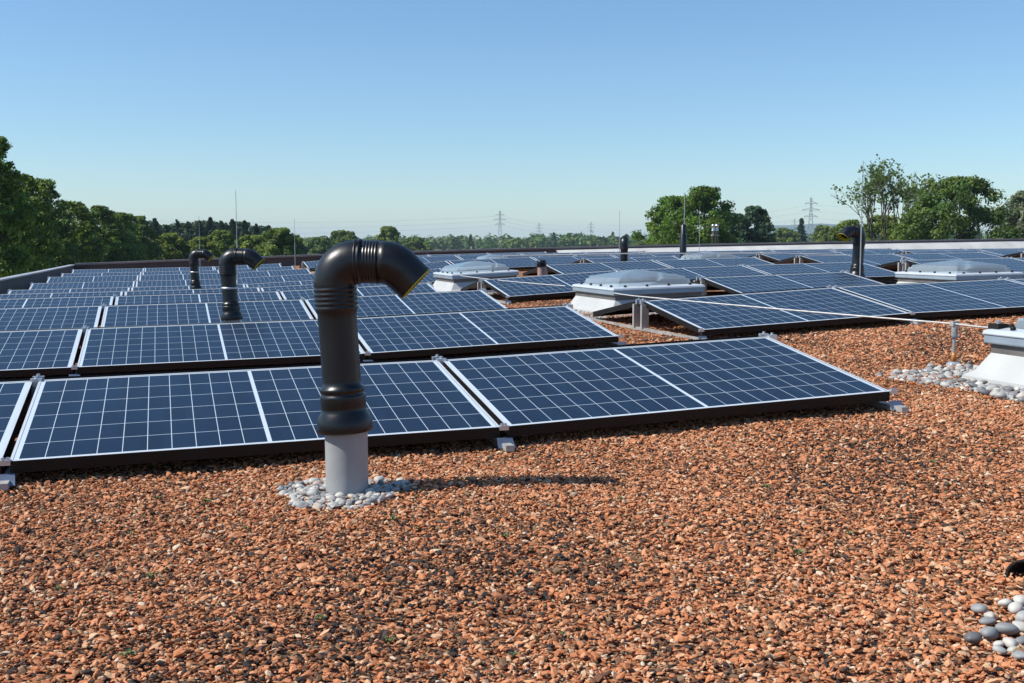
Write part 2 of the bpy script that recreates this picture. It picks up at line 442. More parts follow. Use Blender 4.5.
FARTOP = [(-2.05, 0.03), (4.7, 0.265), (9.5, 0.41), (13.0, 0.49), (16.0, 0.555), (24.0, 0.69), (32.0, 0.80), (42.0, 0.88)]
left_pts = [(X0 - 0.0, y, z) for y, z in LEFTTOP]
o = bpart('wall', strip(left_pts, (-0.12, 0), low), M_PARAPET_GREY); o['label'] = 'left parapet wall of grey sheet metal'
far_pts = [(x, Y1, z) for x, z in FARTOP]
d_pts = [p for p in far_pts if p[0] <= 13.0]; w_pts = [p for p in far_pts if p[0] >= 13.0]
o = bpart('wall', strip(d_pts, (0, 0.3), low), M_PARAPET_DARK); o['label'] = 'far parapet wall, dark section'
bpart('wall', strip(w_pts, (0, 0.3), low), M_PARAPET_DARK)
m_ = MB(); v = []  # white parapet face given an added slope so it catches sun
for x, zt in [(q[0], q[2]) for q in w_pts]: v += [(x, Y1 - 0.62, float(zg(x, Y1 - 0.62)) - 0.02), (x, Y1 - 0.012, zt - 0.03), (x, Y1 - 0.012, zt - 0.2)]
m_.add(v, [f for i in range(len(w_pts) - 1) for f in ((3*i, 3*i+3, 3*i+4, 3*i+1), (3*i+1, 3*i+4, 3*i+5, 3*i+2), (3*i, 3*i+2, 3*i+5, 3*i+3))])
bpart('sun_catching_upstand', m_, M_PARAPET_WHITE)['label'] = 'white membrane sloped to catch the sun, along the right part of the far parapet'
bpart('wall', MB().box(X1, X1 + 0.3, Y0, Y1 + 0.3, GROUND_Z, 0.9), M_WALL)
bpart('wall', MB().box(X0 - 0.3, X1 + 0.3, Y0 - 0.3, Y0, GROUND_Z, 0.4), M_WALL)
# capping: sheet lengths with visible joints
def capping(pts, along, over, th, m, seg):
    m_ = MB()
    total = pts[-1][along] - pts[0][along]; k = int(total / seg)
    A = [p[along] for p in pts]; Z = [p[2] for p in pts]
    for i in range(k):
        a = pts[0][along] + total*i/k + 0.006; b = pts[0][along] + total*(i+1)/k - 0.006
        za, zb = np.interp(a, A, Z) + 0.003, np.interp(b, A, Z) + 0.003
        o0, o1 = over
        if along == 1: q = [(o0, a, za), (o1, a, za), (o1, b, zb), (o0, b, zb)]
        else: q = [(a, o0, za), (b, o0, zb), (b, o1, zb), (a, o1, za)]
        m_.add(q + [(x, y, z + th) for x, y, z in q], [(0,3,2,1),(4,5,6,7),(0,1,5,4),(1,2,6,5),(2,3,7,6),(3,0,4,7)])
    return bpart('parapet_cap', m_, m)
capping(left_pts, 1, (X0 - 0.14, X0 + 0.012), 0.025, M_CAP_PALE, 2.2)
capping(far_pts, 0, (Y1 - 0.04, Y1 + 0.34), 0.055, M_CAP, 2.5)

# ------------------------------------------------------------------ solar panels
def ordinal(k): return ['first', 'second', 'third', 'fourth', 'fifth', 'sixth', 'seventh', 'eighth', 'ninth', 'tenth', 'eleventh', 'twelfth', 'thirteenth', 'fourteenth'][k]

def panel_meshes():
    ft, fh = 0.010, 0.042  # frame depth increased so its black sides imitate the shaded gap below
    f = MB()
    for (x0, x1, y0, y1) in ((0, PW, 0, ft), (0, PW, PD - ft, PD), (0, ft, ft, PD - ft), (PW - ft, PW, ft, PD - ft)):
        f.box(x0, x1, y0, y1, -fh, 0.0, 0, top=1)
    fm = f.mesh('panel_frame')
    for m_ in (M_BLACKFRAME, M_SILVER): fm.materials.append(m_)
    # glass laminate
    g = MB()
    x0, x1, y0, y1 = ft, PW - ft, ft, PD - ft
    g.add([(x0, y0, -0.0015), (x1, y0, -0.0015), (x1, y1, -0.0015), (x0, y1, -0.0015)], [(0, 1, 2, 3)])
    gm = g.mesh('panel_cells')
    uvl = gm.uv_layers.new(name='UVMap')
    for li, (u, v) in enumerate(((x0, y0), (x1, y0), (x1, y1), (x0, y1))): uvl.data[li].uv = (u, v)
    gm.materials.append(M_CELLS)
    b = MB().box(x0, x1, y0, y1, -0.008, -0.003)
    bm_ = b.mesh('panel_back_sheet'); bm_.materials.append(mat('back_sheet', (0.6, 0.6, 0.6), 0.6))
    j = MB().box(PW/2 - 0.06, PW/2 + 0.06, PD - 0.13, PD - 0.05, -0.03, -0.0085)
    jm = j.mesh('panel_junction_box'); jm.materials.append(M_RUBBER)
    return fm, gm, bm_, jm
FM, GM, BM_, JM = panel_meshes()
proto = empty('solar_panel')
for nm, me in (('frame', FM), ('cell_face', GM), ('back_sheet', BM_), ('junction_box', JM)):
    o = bpy.data.objects.new(nm, me); COL.objects.link(o); o.parent = proto
first_panel = [True]
def place_panel(x, y, back, label, group, jitter):
    if first_panel[0]: o = proto; first_panel[0] = False
    else: o = copy_tree(proto)
    tag(o, label, 'solar panel', group)
    yb = y if not back else y + 2.062
    za, zb = float(zr(x, y)), float(zr(x + PW, y))
    if back:
        za, zb = float(zr(x, y)), float(zr(x + PW, y))
        A, B = Vector((x + PW, yb, zb)), Vector((x, yb, za)); up = Vector((0, -math.cos(TILT), math.sin(TILT)))
    else:
        A, B = Vector((x, yb, za)), Vector((x + PW, yb, zb)); up = Vector((0, math.cos(TILT + jitter), math.sin(TILT + jitter)))
    ex = (B - A).normalized(); ez = ex.cross(up).normalized(); ey = ez.cross(ex)
    o.matrix_world = Matrix(((ex.x, ey.x, ez.x, A.x), (ex.y, ey.y, ez.y, A.y), (ex.z, ey.z, ez.z, A.z), (0, 0, 0, 1)))
    return o

# x of the left edge of each panel in each row; a jump bigger than 0.1 m is a gap in the row
def run(x, k): return [x + i*1.715 for i in range(k)]
ROWS = [run(-1.715, 3),
        run(-1.715, 3) + run(4.03, 4),
        run(-1.715, 3) + run(5.745, 1),
        run(-1.715, 3) + run(4.06, 3) + run(9.90, 2),
        run(-1.715, 3) + run(5.745, 2) + run(9.95, 2) + run(14.3, 1),
        run(-1.715, 3) + run(4.03, 1) + run(7.46, 1) + run(10.89, 1) + run(14.06, 2),
        run(-1.715, 3) + run(4.03, 9),
        run(-1.715, 3) + run(4.03, 1) + run(7.70, 6),
        run(-1.715, 3) + run(4.03, 5),
        run(-1.715, 3) + run(4.03, 4)]
prng = random.Random(3)

# mounting frame under each panel joint (local origin on the gravel below the lower panel edge)
def mount_meshes():
    H = DROP
    ridge = math.sin(TILT)
    parts = []
    r_ = MB().box(-0.016, 0.016, -0.085, 2.14, 0.006, 0.028); parts.append(('ground_rail', r_, M_ALU_DULL))
    for yy in (0.945, 1.095):
        parts.append(('post', MB().box(-0.03, 0.03, yy - 0.014, yy + 0.014, 0.031, H + ridge - 0.03), M_ALU_DULL))
    for yy in (0.980, 1.060):
        c = MB(); c.box(-0.022, 0.022, yy - 0.013, yy + 0.013, H + ridge - 0.028, H + ridge + 0.008)
        c.tube([(0, yy, H + ridge + 0.007), (0, yy, H + ridge + 0.018)], 0.007, 8); parts.append(('ridge_clamp', c, M_ALU))
    f = MB()
    f.add([(-0.030, -0.014, H - 0.040), (0.030, -0.014, H - 0.040), (0.033, -0.046, 0.012), (-0.033, -0.046, 0.012),
           (-0.030, -0.009, H - 0.040), (0.030, -0.009, H - 0.040), (0.033, -0.041, 0.012), (-0.033, -0.041, 0.012)],
          [(0,3,2,1),(4,5,6,7),(0,1,5,4),(1,2,6,5),(2,3,7,6),(3,0,4,7)])
    parts.append(('foot_plate', f, M_FOOT))
    e = MB().box(-0.017, 0.017, -0.012, 0.012, H - 0.012, H + 0.005)
    e.tube([(-0.007, -0.003, H + 0.004), (-0.007, -0.003, H + 0.013)], 0.006, 8)
    e.tube([(0.008, 0.004, H + 0.004), (0.008, 0.004, H + 0.012)], 0.006, 8)
    parts.append(('end_clamp', e, M_ALU))
    return parts
mount_proto = empty('mounting_frame')
for nm, m_, ma in mount_meshes(): m_.obj(nm, ma, mount_proto)
first_mount = [True]
def place_mount(x, y, label):
    if first_mount[0]: o = mount_proto; first_mount[0] = False
    else: o = copy_tree(mount_proto)
    o.location = (x, y, float(zg(x, y)))
    tag(o, label, 'mounting frame', 'aluminium frames carrying the solar panels')
    return o

for k, row in enumerate(ROWS):
    y = ROW_Y[k]; rn = ordinal(k)
    for i, x in enumerate(row):
        place_panel(x, y, False, 'dark blue solar panel, %s from the left in the %s row from the camera' % (ordinal(i), rn), 'solar panels tilted towards the camera', prng.uniform(-0.002, 0.002))
        place_panel(x, y, True, 'solar panel facing away behind the ridge of the %s row, %s from the left' % (rn, ordinal(i)), 'solar panels tilted away from the camera', 0)
        left_gap = i == 0 or x - row[i-1] > 1.75
        if left_gap:
            place_mount(x - 0.012, y, 'silver mounting frame at the left edge of the %s panel in the %s row' % (ordinal(i), rn))
        if i + 1 < len(row) and row[i+1] - x < 1.75:
            place_mount(x + PW + 0.0125, y, 'silver mounting frame between the %s and %s panels of the %s row' % (ordinal(i), ordinal(i+1), rn))
        else:
            place_mount(x + PW + 0.012, y, 'silver mounting frame at the right edge of the %s panel in the %s row' % (ordinal(i), rn))

# ------------------------------------------------------------------ vent pipes
S = 0.00312
def px_path(pts): return [(Vector(((a - 346.6)*S, 0, (498 - b)*S))) for a, b in pts]
def sweep(m_, pts, rads, n=36, inner=False):
    """rings in the XZ plane following pts"""
    vs = []; fs = []
    for i, p in enumerate(pts):
        t = (pts[min(i+1, len(pts)-1)] - pts[max(i-1, 0)]).normalized()
        nrm = Vector((t.z, 0, -t.x))
        for k in range(n):
            a = 2*math.pi*k/n
            vs.append(p + nrm*math.cos(a)*rads[i] + Vector((0, 1, 0))*math.sin(a)*rads[i])
    for i in range(len(pts) - 1):
        for k in range(n):
            q = (i*n + k, (i+1)*n + k, (i+1)*n + (k+1) % n, i*n + (k+1) % n)
            fs.append(q if inner else q[::-1])
    m_.add(vs, fs, 0, True)
def dense(pts, step=0.004):
    out = [pts[0]]
    for a, b in zip(pts[:-1], pts[1:]):
        k = max(1, int((b - a).length/step))
        out += [a + (b - a)*(j/k) for j in range(1, k+1)]
    return out
def make_vent():
    root = empty('vent_pipe')
    b = MB(); P = dense(px_path([(346.8, 506), (346.4, 426)]), 0.02); sweep(b, P, [0.0665]*len(P), 40)
    b.obj('base_pipe', M_GREYPIPE, root)
    # riser with bell socket, collar
    ax = lambda py: 345.6 + (337.3 - 345.6)*(430 - py)/(430 - 284)
    prof = [(431, .079), (430.5, .0855), (427, .087), (422, .086), (416, .082), (411, .073), (409, .070), (407, .0695), (404, .0705), (400, .0712), (396, .0712), (394, .0705), (393, .0665), (391, .0662), (390, .0700), (386.5, .0700), (385.5, .0610), (380, .0602),
            (360, .0600), (340, .0598), (318, .0600), (312, .0608), (310, .0632), (309.0, .066)]
    rib = []
    y = 308.6
    while y > 287:
        rib += [(y, .0655), (y - 0.8, .0669), (y - 2.2, .0669), (y - 3.0, .0652), (y - 4.2, .0650)]
        y -= 4.6
    prof += rib + [(284.5, .066), (281.5, .0655)]
    P = px_path([(ax(y), y) for y, r in prof]); rr = [r for y, r in prof]
    m_ = MB(); sweep(m_, P, rr)
    m_.obj('riser', M_BLACKPIPE, root)
    # elbow
    arc = [(358.8 - 21.5*math.cos(R(a)), 283.0 - 21.5*math.sin(R(a))) for a in range(0, 91, 6)]
    P = px_path(arc); m_ = MB(); sweep(m_, P, [.0655 + .0015*math.sin(math.pi*i/(len(P)-1)) for i in range(len(P))])
    m_.obj('elbow', M_BLACKPIPE, root)
    # coupling ring with latch
    m_ = MB(); P = px_path([(357.5, 261.5), (357.8, 261.5), (359.0, 261.5), (360.0, 261.5), (361.0, 261.5), (362.0, 261.5), (363.4, 261.6), (363.8, 261.6)])
    sweep(m_, P, [.066, .0705, .0715, .0690, .0690, .0712, .0712, .066])
    P0 = px_path([(361.5, 240.3)])[0]
    m_.box(P0.x - 0.006, P0.x + 0.008, -0.05, 0.0, P0.z - 0.035, P0.z - 0.004)
    m_.obj('coupling_ring', M_BLACKPIPE, root)
    # hooded outlet
    base = [(363.5, 261.6), (366, 261.6)]
    P = px_path(base); rr = [.0655, .0655]
    x = 366.6
    while x < 379:
        for dx, r in ((0, .0652), (.6, .0672), (1.6, .0672), (2.2, .0650)):
            P += px_path([(x + dx, 261.6 + 0.02*(x + dx - 366))]); rr.append(r)
        x += 3.0
    P2 = px_path([(380, 261.9)] + [(386 + 22*math.sin(R(a)), 284.2 - 22*math.cos(R(a))) for a in (4, 10, 16, 22, 28, 34, 40, 42)] + [(404.5, 271.0), (409, 275.4), (414, 280.2), (417.6, 283.6)])
    P += P2; rr += [.0655] + [.0660]*8 + [.0645, .0635, .0632, .0632]
    m_ = MB(); sweep(m_, P, rr)
    Pi = P[-9:]; sweep(m_, Pi, [r - 0.004 for r in rr[-9:]], inner=True)
    outlet = m_.obj('outlet', M_BLACKPIPE, root)
    # yellow seal at the mouth
    t = (P[-1] - P[-2]).normalized(); E0 = P[-1]
    nx = Vector((t.z, 0, -t.x)); yy = Vector((0, 1, 0)); m_ = MB(); nn = 36; prof = [(-.001, .0634), (.0012, .0636), (.0022, .0626), (.0016, .0598), (-.012, .0586), (-.045, .0586)]
    m_.add([E0 + t*d + (nx*math.cos(2*math.pi*k/nn) + yy*math.sin(2*math.pi*k/nn))*r for d, r in prof for k in range(nn)],
           [(i*nn + k, i*nn + (k+1) % nn, (i+1)*nn + (k+1) % nn, (i+1)*nn + k) for i in range(len(prof) - 1) for k in range(nn)], 0, True)
    m_.obj('mouth_seal', M_YELLOW, outlet)
    return root
vent = make_vent()
vent.location = (1.035, -0.50, float(zg(1.035, -0.5)) - 0.012)
vent.rotation_euler = (0, 0, R(-17.4))
tag(vent, 'large black elbow vent pipe on a grey base, nearest to the camera', 'vent pipe', 'black hooked roof vent pipes')
VENTS = [((1.005, 5.13), -17.4, -0.045, 'black hooked vent pipe behind the second panel row, to the left of the foremost pipe'),
         ((0.925, 12.78), -17.4, 0.0, 'smallest and leftmost hooked black vent pipe, standing far back on the left'),
         ((8.36, 7.40), 194.0, -0.12, 'black vent pipe on the right whose open yellow mouth points left'),
         ((7.60, 12.62), 68.0, -0.19, 'far black vent pipe seen from behind, right of centre near the parapet')]
for (x, y), rz, dz, lab in VENTS:
    o = copy_tree(vent)
    o.location = (x, y, float(zg(x, y)) + dz); o.rotation_euler = (0, 0, R(rz))
    if rz < 0 and y < 6: o.scale = (1, 1, 0.955)
    if x > 8: o.scale = (1.12, 1.12, 1.03)
    tag(o, lab, 'vent pipe', 'black hooked roof vent pipes')
    if y < 13 and x < 2:
        m_ = MB(); zz = (498 - 346)*S; m_.lathe([(.0605, zz - .008), (.0635, zz - .007), (.0635, zz + .007), (.0605, zz + .008)], 32, 0, ((340.8 - 346.6)*S, 0))
        m_.obj('clamp_band', M_ALU, o)

# small capped pipe between the right hand rows
p7 = empty('stub_vent', (5.2, 9.75, float(zg(5.2, 9.75)) + 0.09), 0, 'short pinkish vent stub with a black cap among the middle rows', 'vent pipe')
MB().lathe([(.052, -.12), (.052, .2)], 24).obj('stub_pipe', M_BRICKPIPE, p7)
MB().lathe([(.0, .285), (.05, .283), (.062, .275), (.064, .262), (.064, .2), (.055, .195), (.0, .195)], 24).obj('stub_cap', M_BLACKPIPE, p7)

# ------------------------------------------------------------------ skylights (origin: front left rim corner on the gravel)
def make_skylight(W, D, name='skylight'):
    root = empty(name)
    fl = 0.075
    def frus(o0, z0, o1, z1):
        a = [(-o0, -o0, z0), (W + o0, -o0, z0), (W + o0, D + o0, z0), (-o0, D + o0, z0)]
        b = [(-o1, -o1, z1), (W + o1, -o1, z1), (W + o1, D + o1, z1), (-o1, D + o1, z1)]
        return a + b, [(0,1,5,4),(1,2,6,5),(2,3,7,6),(3,0,4,7)]
    c = MB(); c.add(*frus(fl, -0.02, fl - 0.005, 0.012)); c.add(*frus(fl - 0.005, 0.012, 0.028, 0.040)); c.add(*frus(0.028, 0.040, -0.026, 0.135)); c.obj('upstand', M_WHITE_GRP, root)
    b = MB(); b.add(*frus(-0.020, 0.125, -0.018, 0.19)); v, f = frus(-0.020, 0.125, -0.020, 0.125); b.add(v[:4], [(3,2,1,0)]); b.obj('frame_band', M_DARKBAND, root)
    r = MB()
    r.add(*frus(0.006, 0.214, 0.008, 0.219)); r.add(*frus(0.008, 0.219, 0.004, 0.232)); r.add(*frus(0.004, 0.232, -0.010, 0.239)); r.add(*frus(-0.010, 0.239, -0.075, 0.246))
    k_ = MB(); k_.add(*frus(0.0, 0.172, 0.003, 0.178)); k_.add(*frus(0.003, 0.178, 0.001, 0.216)); v, f = frus(0.0, 0.172, 0, 0.172); vi, _ = frus(-0.021, 0.172, 0, 0.172); k_.add(v[:4] + vi[:4], [(0,4,5,1),(1,5,6,2),(2,6,7,3),(3,7,4,0)])
    k_.obj('rim_skirt', M_SKIRT, root)
    rim = r.obj('rim', M_RIM, root)
    l = MB(); N = 14
    def grid(m_, hfun, ins):
        vs = []
        for j in range(N*2 + 1):
            for i in range(N*2 + 1):
                u, w = i/(2*N), j/(2*N)
                t = 2*min(u, 1-u, w, 1-w)
                vs.append((ins + (W - 2*ins)*u, ins + (D - 2*ins)*w, hfun(t)))
        n1 = 2*N + 1
        m_.add(vs, [(j*n1+i, j*n1+i+1, (j+1)*n1+i+1, (j+1)*n1+i) for j in range(2*N) for i in range(2*N)], 0, False)
    l.box(0.05, W - 0.05, 0.05, D - 0.05, 0.205, 0.232); l.obj('added_bright_plate', M_BRIGHT_PLATE, root)  # flat pale plate added under the dome to make it look bright
    d = MB(); grid(d, lambda t: 0.244 + 0.062*min(1, t/0.13)**0.7 + 0.078*t**0.85, 0.075); d.obj('dome', M_DOME, root)
    for s_ in range(4):
        for q in (0.14, 0.38, 0.62, 0.86):
            if s_ == 0: x, y = W*q, 0.035
            elif s_ == 1: x, y = W - 0.035, D*q
            elif s_ == 2: x, y = W*q, D - 0.035
            else: x, y = 0.035, D*q
            m_ = MB(); m_.lathe([(.013, .243), (.013, .254), (.010, .259), (0, .26)], 12, 0, (x, y)); m_.obj('fixing_cap', M_BLACKFRAME, rim)
    return root
sk = make_skylight(0.90, 1.05)
SKY = [((4.36, 5.28), 1.0, -0.01, 'domed skylight in the middle, beside the open end of a panel row'),
       ((4.285, -0.58), 1.0, -0.005, 'nearest skylight with white upstand, cut off by the right edge'),
       ((4.06, 9.95), 1.0, 0.02, 'domed skylight left of centre, right of the hooked mouth of the foremost pipe'),
       ((8.33, 5.62), 0.95, -0.03, 'wide domed skylight on the right, behind the second row of panels'),
       ((9.12, 12.95), 0.9, -0.03, 'domed skylight standing in front of the big oak tree'),
       ((6.75, 18.0), 0.75, 0.0, 'farthest and smallest domed skylight, near the left end of the far wall')]
for i, ((x, y), s, dz, lab) in enumerate(SKY):
    o = sk if i == 0 else copy_tree(sk)
    o.location = (x, y, float(zg(x + 0.4, y + 0.4)) + dz); o.scale = (s, s, s)
    slope = math.atan((float(zr(x + 1, y)) - float(zr(x, y))))
    o.rotation_euler = (0, -slope*0.6, 0)
    tag(o, lab, 'skylight', 'domed skylights on the roof')

# ------------------------------------------------------------------ lightning rods, conductor wires, chimney, mat
ROD = [(1.51, 12.7, 1.47, 'tall thin lightning rod above the second hooked pipe on the left'),
       (1.24, 21.6, 1.30, 'faint lightning rod right above the smallest hooked pipe'),
       (3.66, 24.6, 1.33, 'faint lightning rod in front of the round tree left of centre'),
       (9.88, 18.2, 1.40, 'thin lightning rod beside the far black vent pipe'),
       (15.06, 24.6, 1.75, 'thin lightning rod in front of the right half of the oak'),
       (8.27, 7.20, 1.66, 'thin bright lightning rod standing just in front of the yellow mouthed pipe')]
def make_rod(x, y, top, lab):
    z = float(zg(x, y)); o = empty('lightning_rod', (x, y, z), 0, lab, 'lightning rod', 'lightning rods on the roof')
    MB().lathe([(0, 0.06), (.10, .055), (.13, .03), (.135, -0.01)], 20).obj('concrete_base', M_WALL, o)
    MB().tube([(0, 0, 0.05), (0, 0, (top - z)*0.55), (0, 0, (top - z)*0.56), (0.0, 0, top - z)], [.008, .008, .005, .0035], 8).obj('rod', M_ROD, o)
for a in ROD: make_rod(*a)
# black sleeved rod
x, y = 10.02, 15.4; z = float(zg(x, y))
o = empty('sleeved_lightning_rod', (x, y, z), 0, 'lightning rod in a thick black sleeve in front of the oak tree', 'lightning rod', 'lightning rods on the roof')
MB().lathe([(.066, -.02), (.066, .62), (.05, .64), (.05, .80), (.02, .82)], 16).obj('sleeve', M_BLACKPIPE, o)
MB().tube([(0.02, 0, 0.78), (0.02, 0, 1.66 - z)], .011, 8).obj('rod', M_ROD, o)

def wire(pts, r, label, sag=0.0):
    out = []
    for a, b in zip(pts[:-1], pts[1:]):
        a, b = Vector(a), Vector(b)
        for k in range(12):
            t = k/12; p = a.lerp(b, t); p.z -= sag*4*t*(1-t); out.append(p)
    out.append(Vector(pts[-1]))
    return tag(MB().tube(out, r, 8).obj('conductor_wire', M_WIRE), label, 'wire', 'bare lightning conductor wires')
post_xy = (4.53, 0.99); pz = float(zg(*post_xy))
wire([(4.36, 5.29, 0.262), (4.03, 3.93, 0.297), (post_xy[0], post_xy[1], pz + 0.225), (4.345, 0.42, 0.305), (4.50, -0.60, 0.31)], 0.0046, 'pale conductor wire from the middle skylight to the nearest skylight', 0.003)
wire([(4.15, 10.0, 0.285), (4.30, 6.4, 0.285)], 0.0046, 'pale conductor wire crossing the panel left of the middle skylight', 0.01)
wire([(5.45, 12.3, 0.51), (7.69, 12.3, 0.54), (10.21, 12.3, 0.535), (15.6, 12.3, 0.40)], 0.009, 'long pale conductor wire across the far rows on the right', 0.004)

def holder(x, y, h, label):
    z = float(zg(x, y)); o = empty('wire_holder', (x, y, z), 0, label, 'wire holder', 'conductor wire holders')
    MB().lathe([(0, .022), (.026, .020), (.036, .010), (.038, -.01)], 18).obj('foot', M_CLEARPLASTIC, o)
    MB().lathe([(.009, .07), (.009, h - 0.075)], 12).obj('stem', M_CLEARPLASTIC, o)
    MB().lathe([(.0, .018), (.012, .018), (.011, .07), (.0, .072)], 12).obj('stem_socket', M_AMBER, o)
    MB().lathe([(.0, h - .08), (.014, h - .078), (.018, h - .06), (.017, h - .02), (.012, h + .008), (.0, h + .012)], 16).obj('head', M_CLEARPLASTIC, o)
    MB().box(-.02, .02, -.012, .012, h - .012, h + .014).obj('clip', M_ALU_DULL, o)
holder(post_xy[0], post_xy[1], 0.225, 'clear wire holder with amber socket on the gravel near the right edge')
holder(9.05, 7.45, 0.30, 'small wire holder right of the yellow mouthed vent pipe')
# wire clip on nearest skylight
o = empty('wire_clip', (4.33, 0.44, float(zg(4.4, .4)) + 0.245), 0, 'black wire clip on the corner of the nearest skylight', 'clip')
MB().box(-.03, .03, -.035, .035, -.01, .03).obj('clip_body', M_RUBBER, o)
MB().tube([(0, 0, .03), (0, 0, .045)], .012, 10).obj('clip_bolt', M_ALU, o)

# twin flue beyond the far wall
o = empty('twin_flue', (19.4, 31.9, GROUND_Z), 0, 'twin metal flue rising behind the far parapet beside the oak', 'chimney')
for dx in (-0.07, 0.075):
    m_ = MB(); m_.lathe([(.055, 0), (.055, 6.1), (.062, 6.1), (.062, 6.14), (.055, 6.15), (.055, 6.28), (.066, 6.29), (.066, 6.33), (0, 6.37)], 16, 0, (dx, 0)); m_.obj('flue_pipe', M_ALU, o)
MB().box(-.13, .14, -.07, .07, 5.95, 5.98).obj('flue_bracket', M_ALU_DULL, o)

# rubber sleeve at the right edge
m_ = MB(); q = []
rz0 = float(zg(2.25, -1.98))
n_ = 20
def arch(r, y): return [(r*1.25*math.cos(math.pi*(k/(n_-1))*1.12 - 0.2), y, r*0.95*math.sin(math.pi*(k/(n_-1))*1.12 - 0.2) + 0.02) for k in range(n_)]
vo = arch(.052, 0) + arch(.052, 0.5); vi = arch(.046, 0) + arch(.046, 0.5)
m_.add(vo + vi, [(k, k+1, n_+k+1, n_+k) for k in range(n_-1)] + [(2*n_+k, 3*n_+k, 3*n_+k+1, 2*n_+k+1) for k in range(n_-1)]
       + [(k, 2*n_+k, 2*n_+k+1, k+1) for k in range(n_-1)] + [(0, n_, 3*n_, 2*n_), (n_-1, 3*n_-1, 4*n_-1, 2*n_-1)], 0, True)
o = m_.obj('rubber_mat', M_RUBBER); o.location = (2.30, -2.0, rz0 - 0.010); o.rotation_euler = (0, 0, R(-78))
tag(o, 'curled black rubber mat lying on the gravel at the right edge', 'rubber mat')

# ------------------------------------------------------------------ pebbles
def pebble_mesh(seed):
    r = random.Random(seed)
    import bmesh
    bm = bmesh.new(); bmesh.ops.create_icosphere(bm, subdivisions=3, radius=1.0)
    ph = [r.uniform(0, 6.28) for _ in range(6)]
    for v in bm.verts:
        c = v.co; k = 1 + 0.09*math.sin(2.1*c.x + ph[0]) + 0.09*math.sin(2.3*c.y + ph[1]) + 0.07*math.sin(2.7*c.z + 1.7*c.x + ph[2]) + 0.03*math.sin(5*c.y + ph[3])
        v.co = Vector((c.x*k, c.y*k*r.uniform(.999, 1)*0.78, c.z*k*0.56))
    for f in bm.faces: f.smooth = True
    me = bpy.data.meshes.new('pebble'); bm.to_mesh(me); bm.free(); me.materials.append(M_PEBBLE)
    return me
PEB = [pebble_mesh(i) for i in range(7)]
def pebbles(spots, smin, smax, label, group, seed, lift=0.35):
    r = random.Random(seed)
    for (x, y, dz) in spots:
        o = bpy.data.objects.new('pebble', PEB[r.randrange(7)]); COL.objects.link(o)
        s = r.uniform(smin, smax)*(1.0 if r.random() < .8 else 1.25)
        o.scale = (s, s*r.uniform(.8, 1.1), s*r.uniform(.8, 1.15)); o.location = (x, y, float(zg(x, y)) + s*lift + dz)
        o.rotation_euler = (r.uniform(-.4, .4), r.uniform(-.4, .4), r.uniform(0, 6.28))
        tag(o, label, 'pebble', group)
def scatter(n_, inside, bounds, dmin, seed, heap=lambda x, y: 0.0):
    r = random.Random(seed); out = []; tries = 0
    while len(out) < n_ and tries < 60000:
        tries += 1
        x, y = r.uniform(bounds[0], bounds[1]), r.uniform(bounds[2], bounds[3])
        if not inside(x, y): continue
        if all((x-a)**2 + (y-b)**2 > dmin*dmin for a, b, _ in out): out.append((x, y, heap(x, y)))
    return out
vx, vy = 1.035, -0.50
def in_ring(x, y):
    d = math.hypot((x - vx + .02)/0.225, (y - vy + .02)/0.22); ang = math.atan2(y - vy, x - vx)
    return math.hypot(x - vx, y - vy) > 0.075 and d < 0.9 + 0.14*math.sin(3*ang + 1)
pebbles(scatter(96, in_ring, (vx - .3, vx + .3, vy - .3, vy + .3), 0.022, 1), 0.010, 0.019, 'small pale river pebble in the ring round the foremost vent pipe', 'pebbles round the foremost vent pipe', 2, 0.55)
SX, SY = 4.285, -0.58
def in_sky(x, y):
    if SX - 0.09 < x and SY - 0.1 < y < SY + 1.17: return False
    wob = 0.05*math.sin(6*y) + 0.03*math.sin(13*x + 2)
    return x > SX - 0.30 + wob - max(0, y - 0.3)*0.0 and y < SY + 1.52 + wob and y > -1.0
pebbles(scatter(140, in_sky, (SX - .34, SX + .4, SY + .45, SY + 1.6), 0.034, 3), 0.014, 0.025, 'pale river pebble in the bed along the nearest skylight', 'pebbles along the nearest skylight', 4, 0.6)
def in_corner(x, y):
    return (x - 2.16)**2/0.21**2 + (y + 2.25)**2/0.17**2 < 1
pebbles(scatter(64, in_corner, (1.9, 2.5, -2.5, -2.0), 0.022, 7), 0.012, 0.021, 'smooth pale pebble in the heap at the lower right corner', 'pebbles at the lower right corner', 8, 0.55)
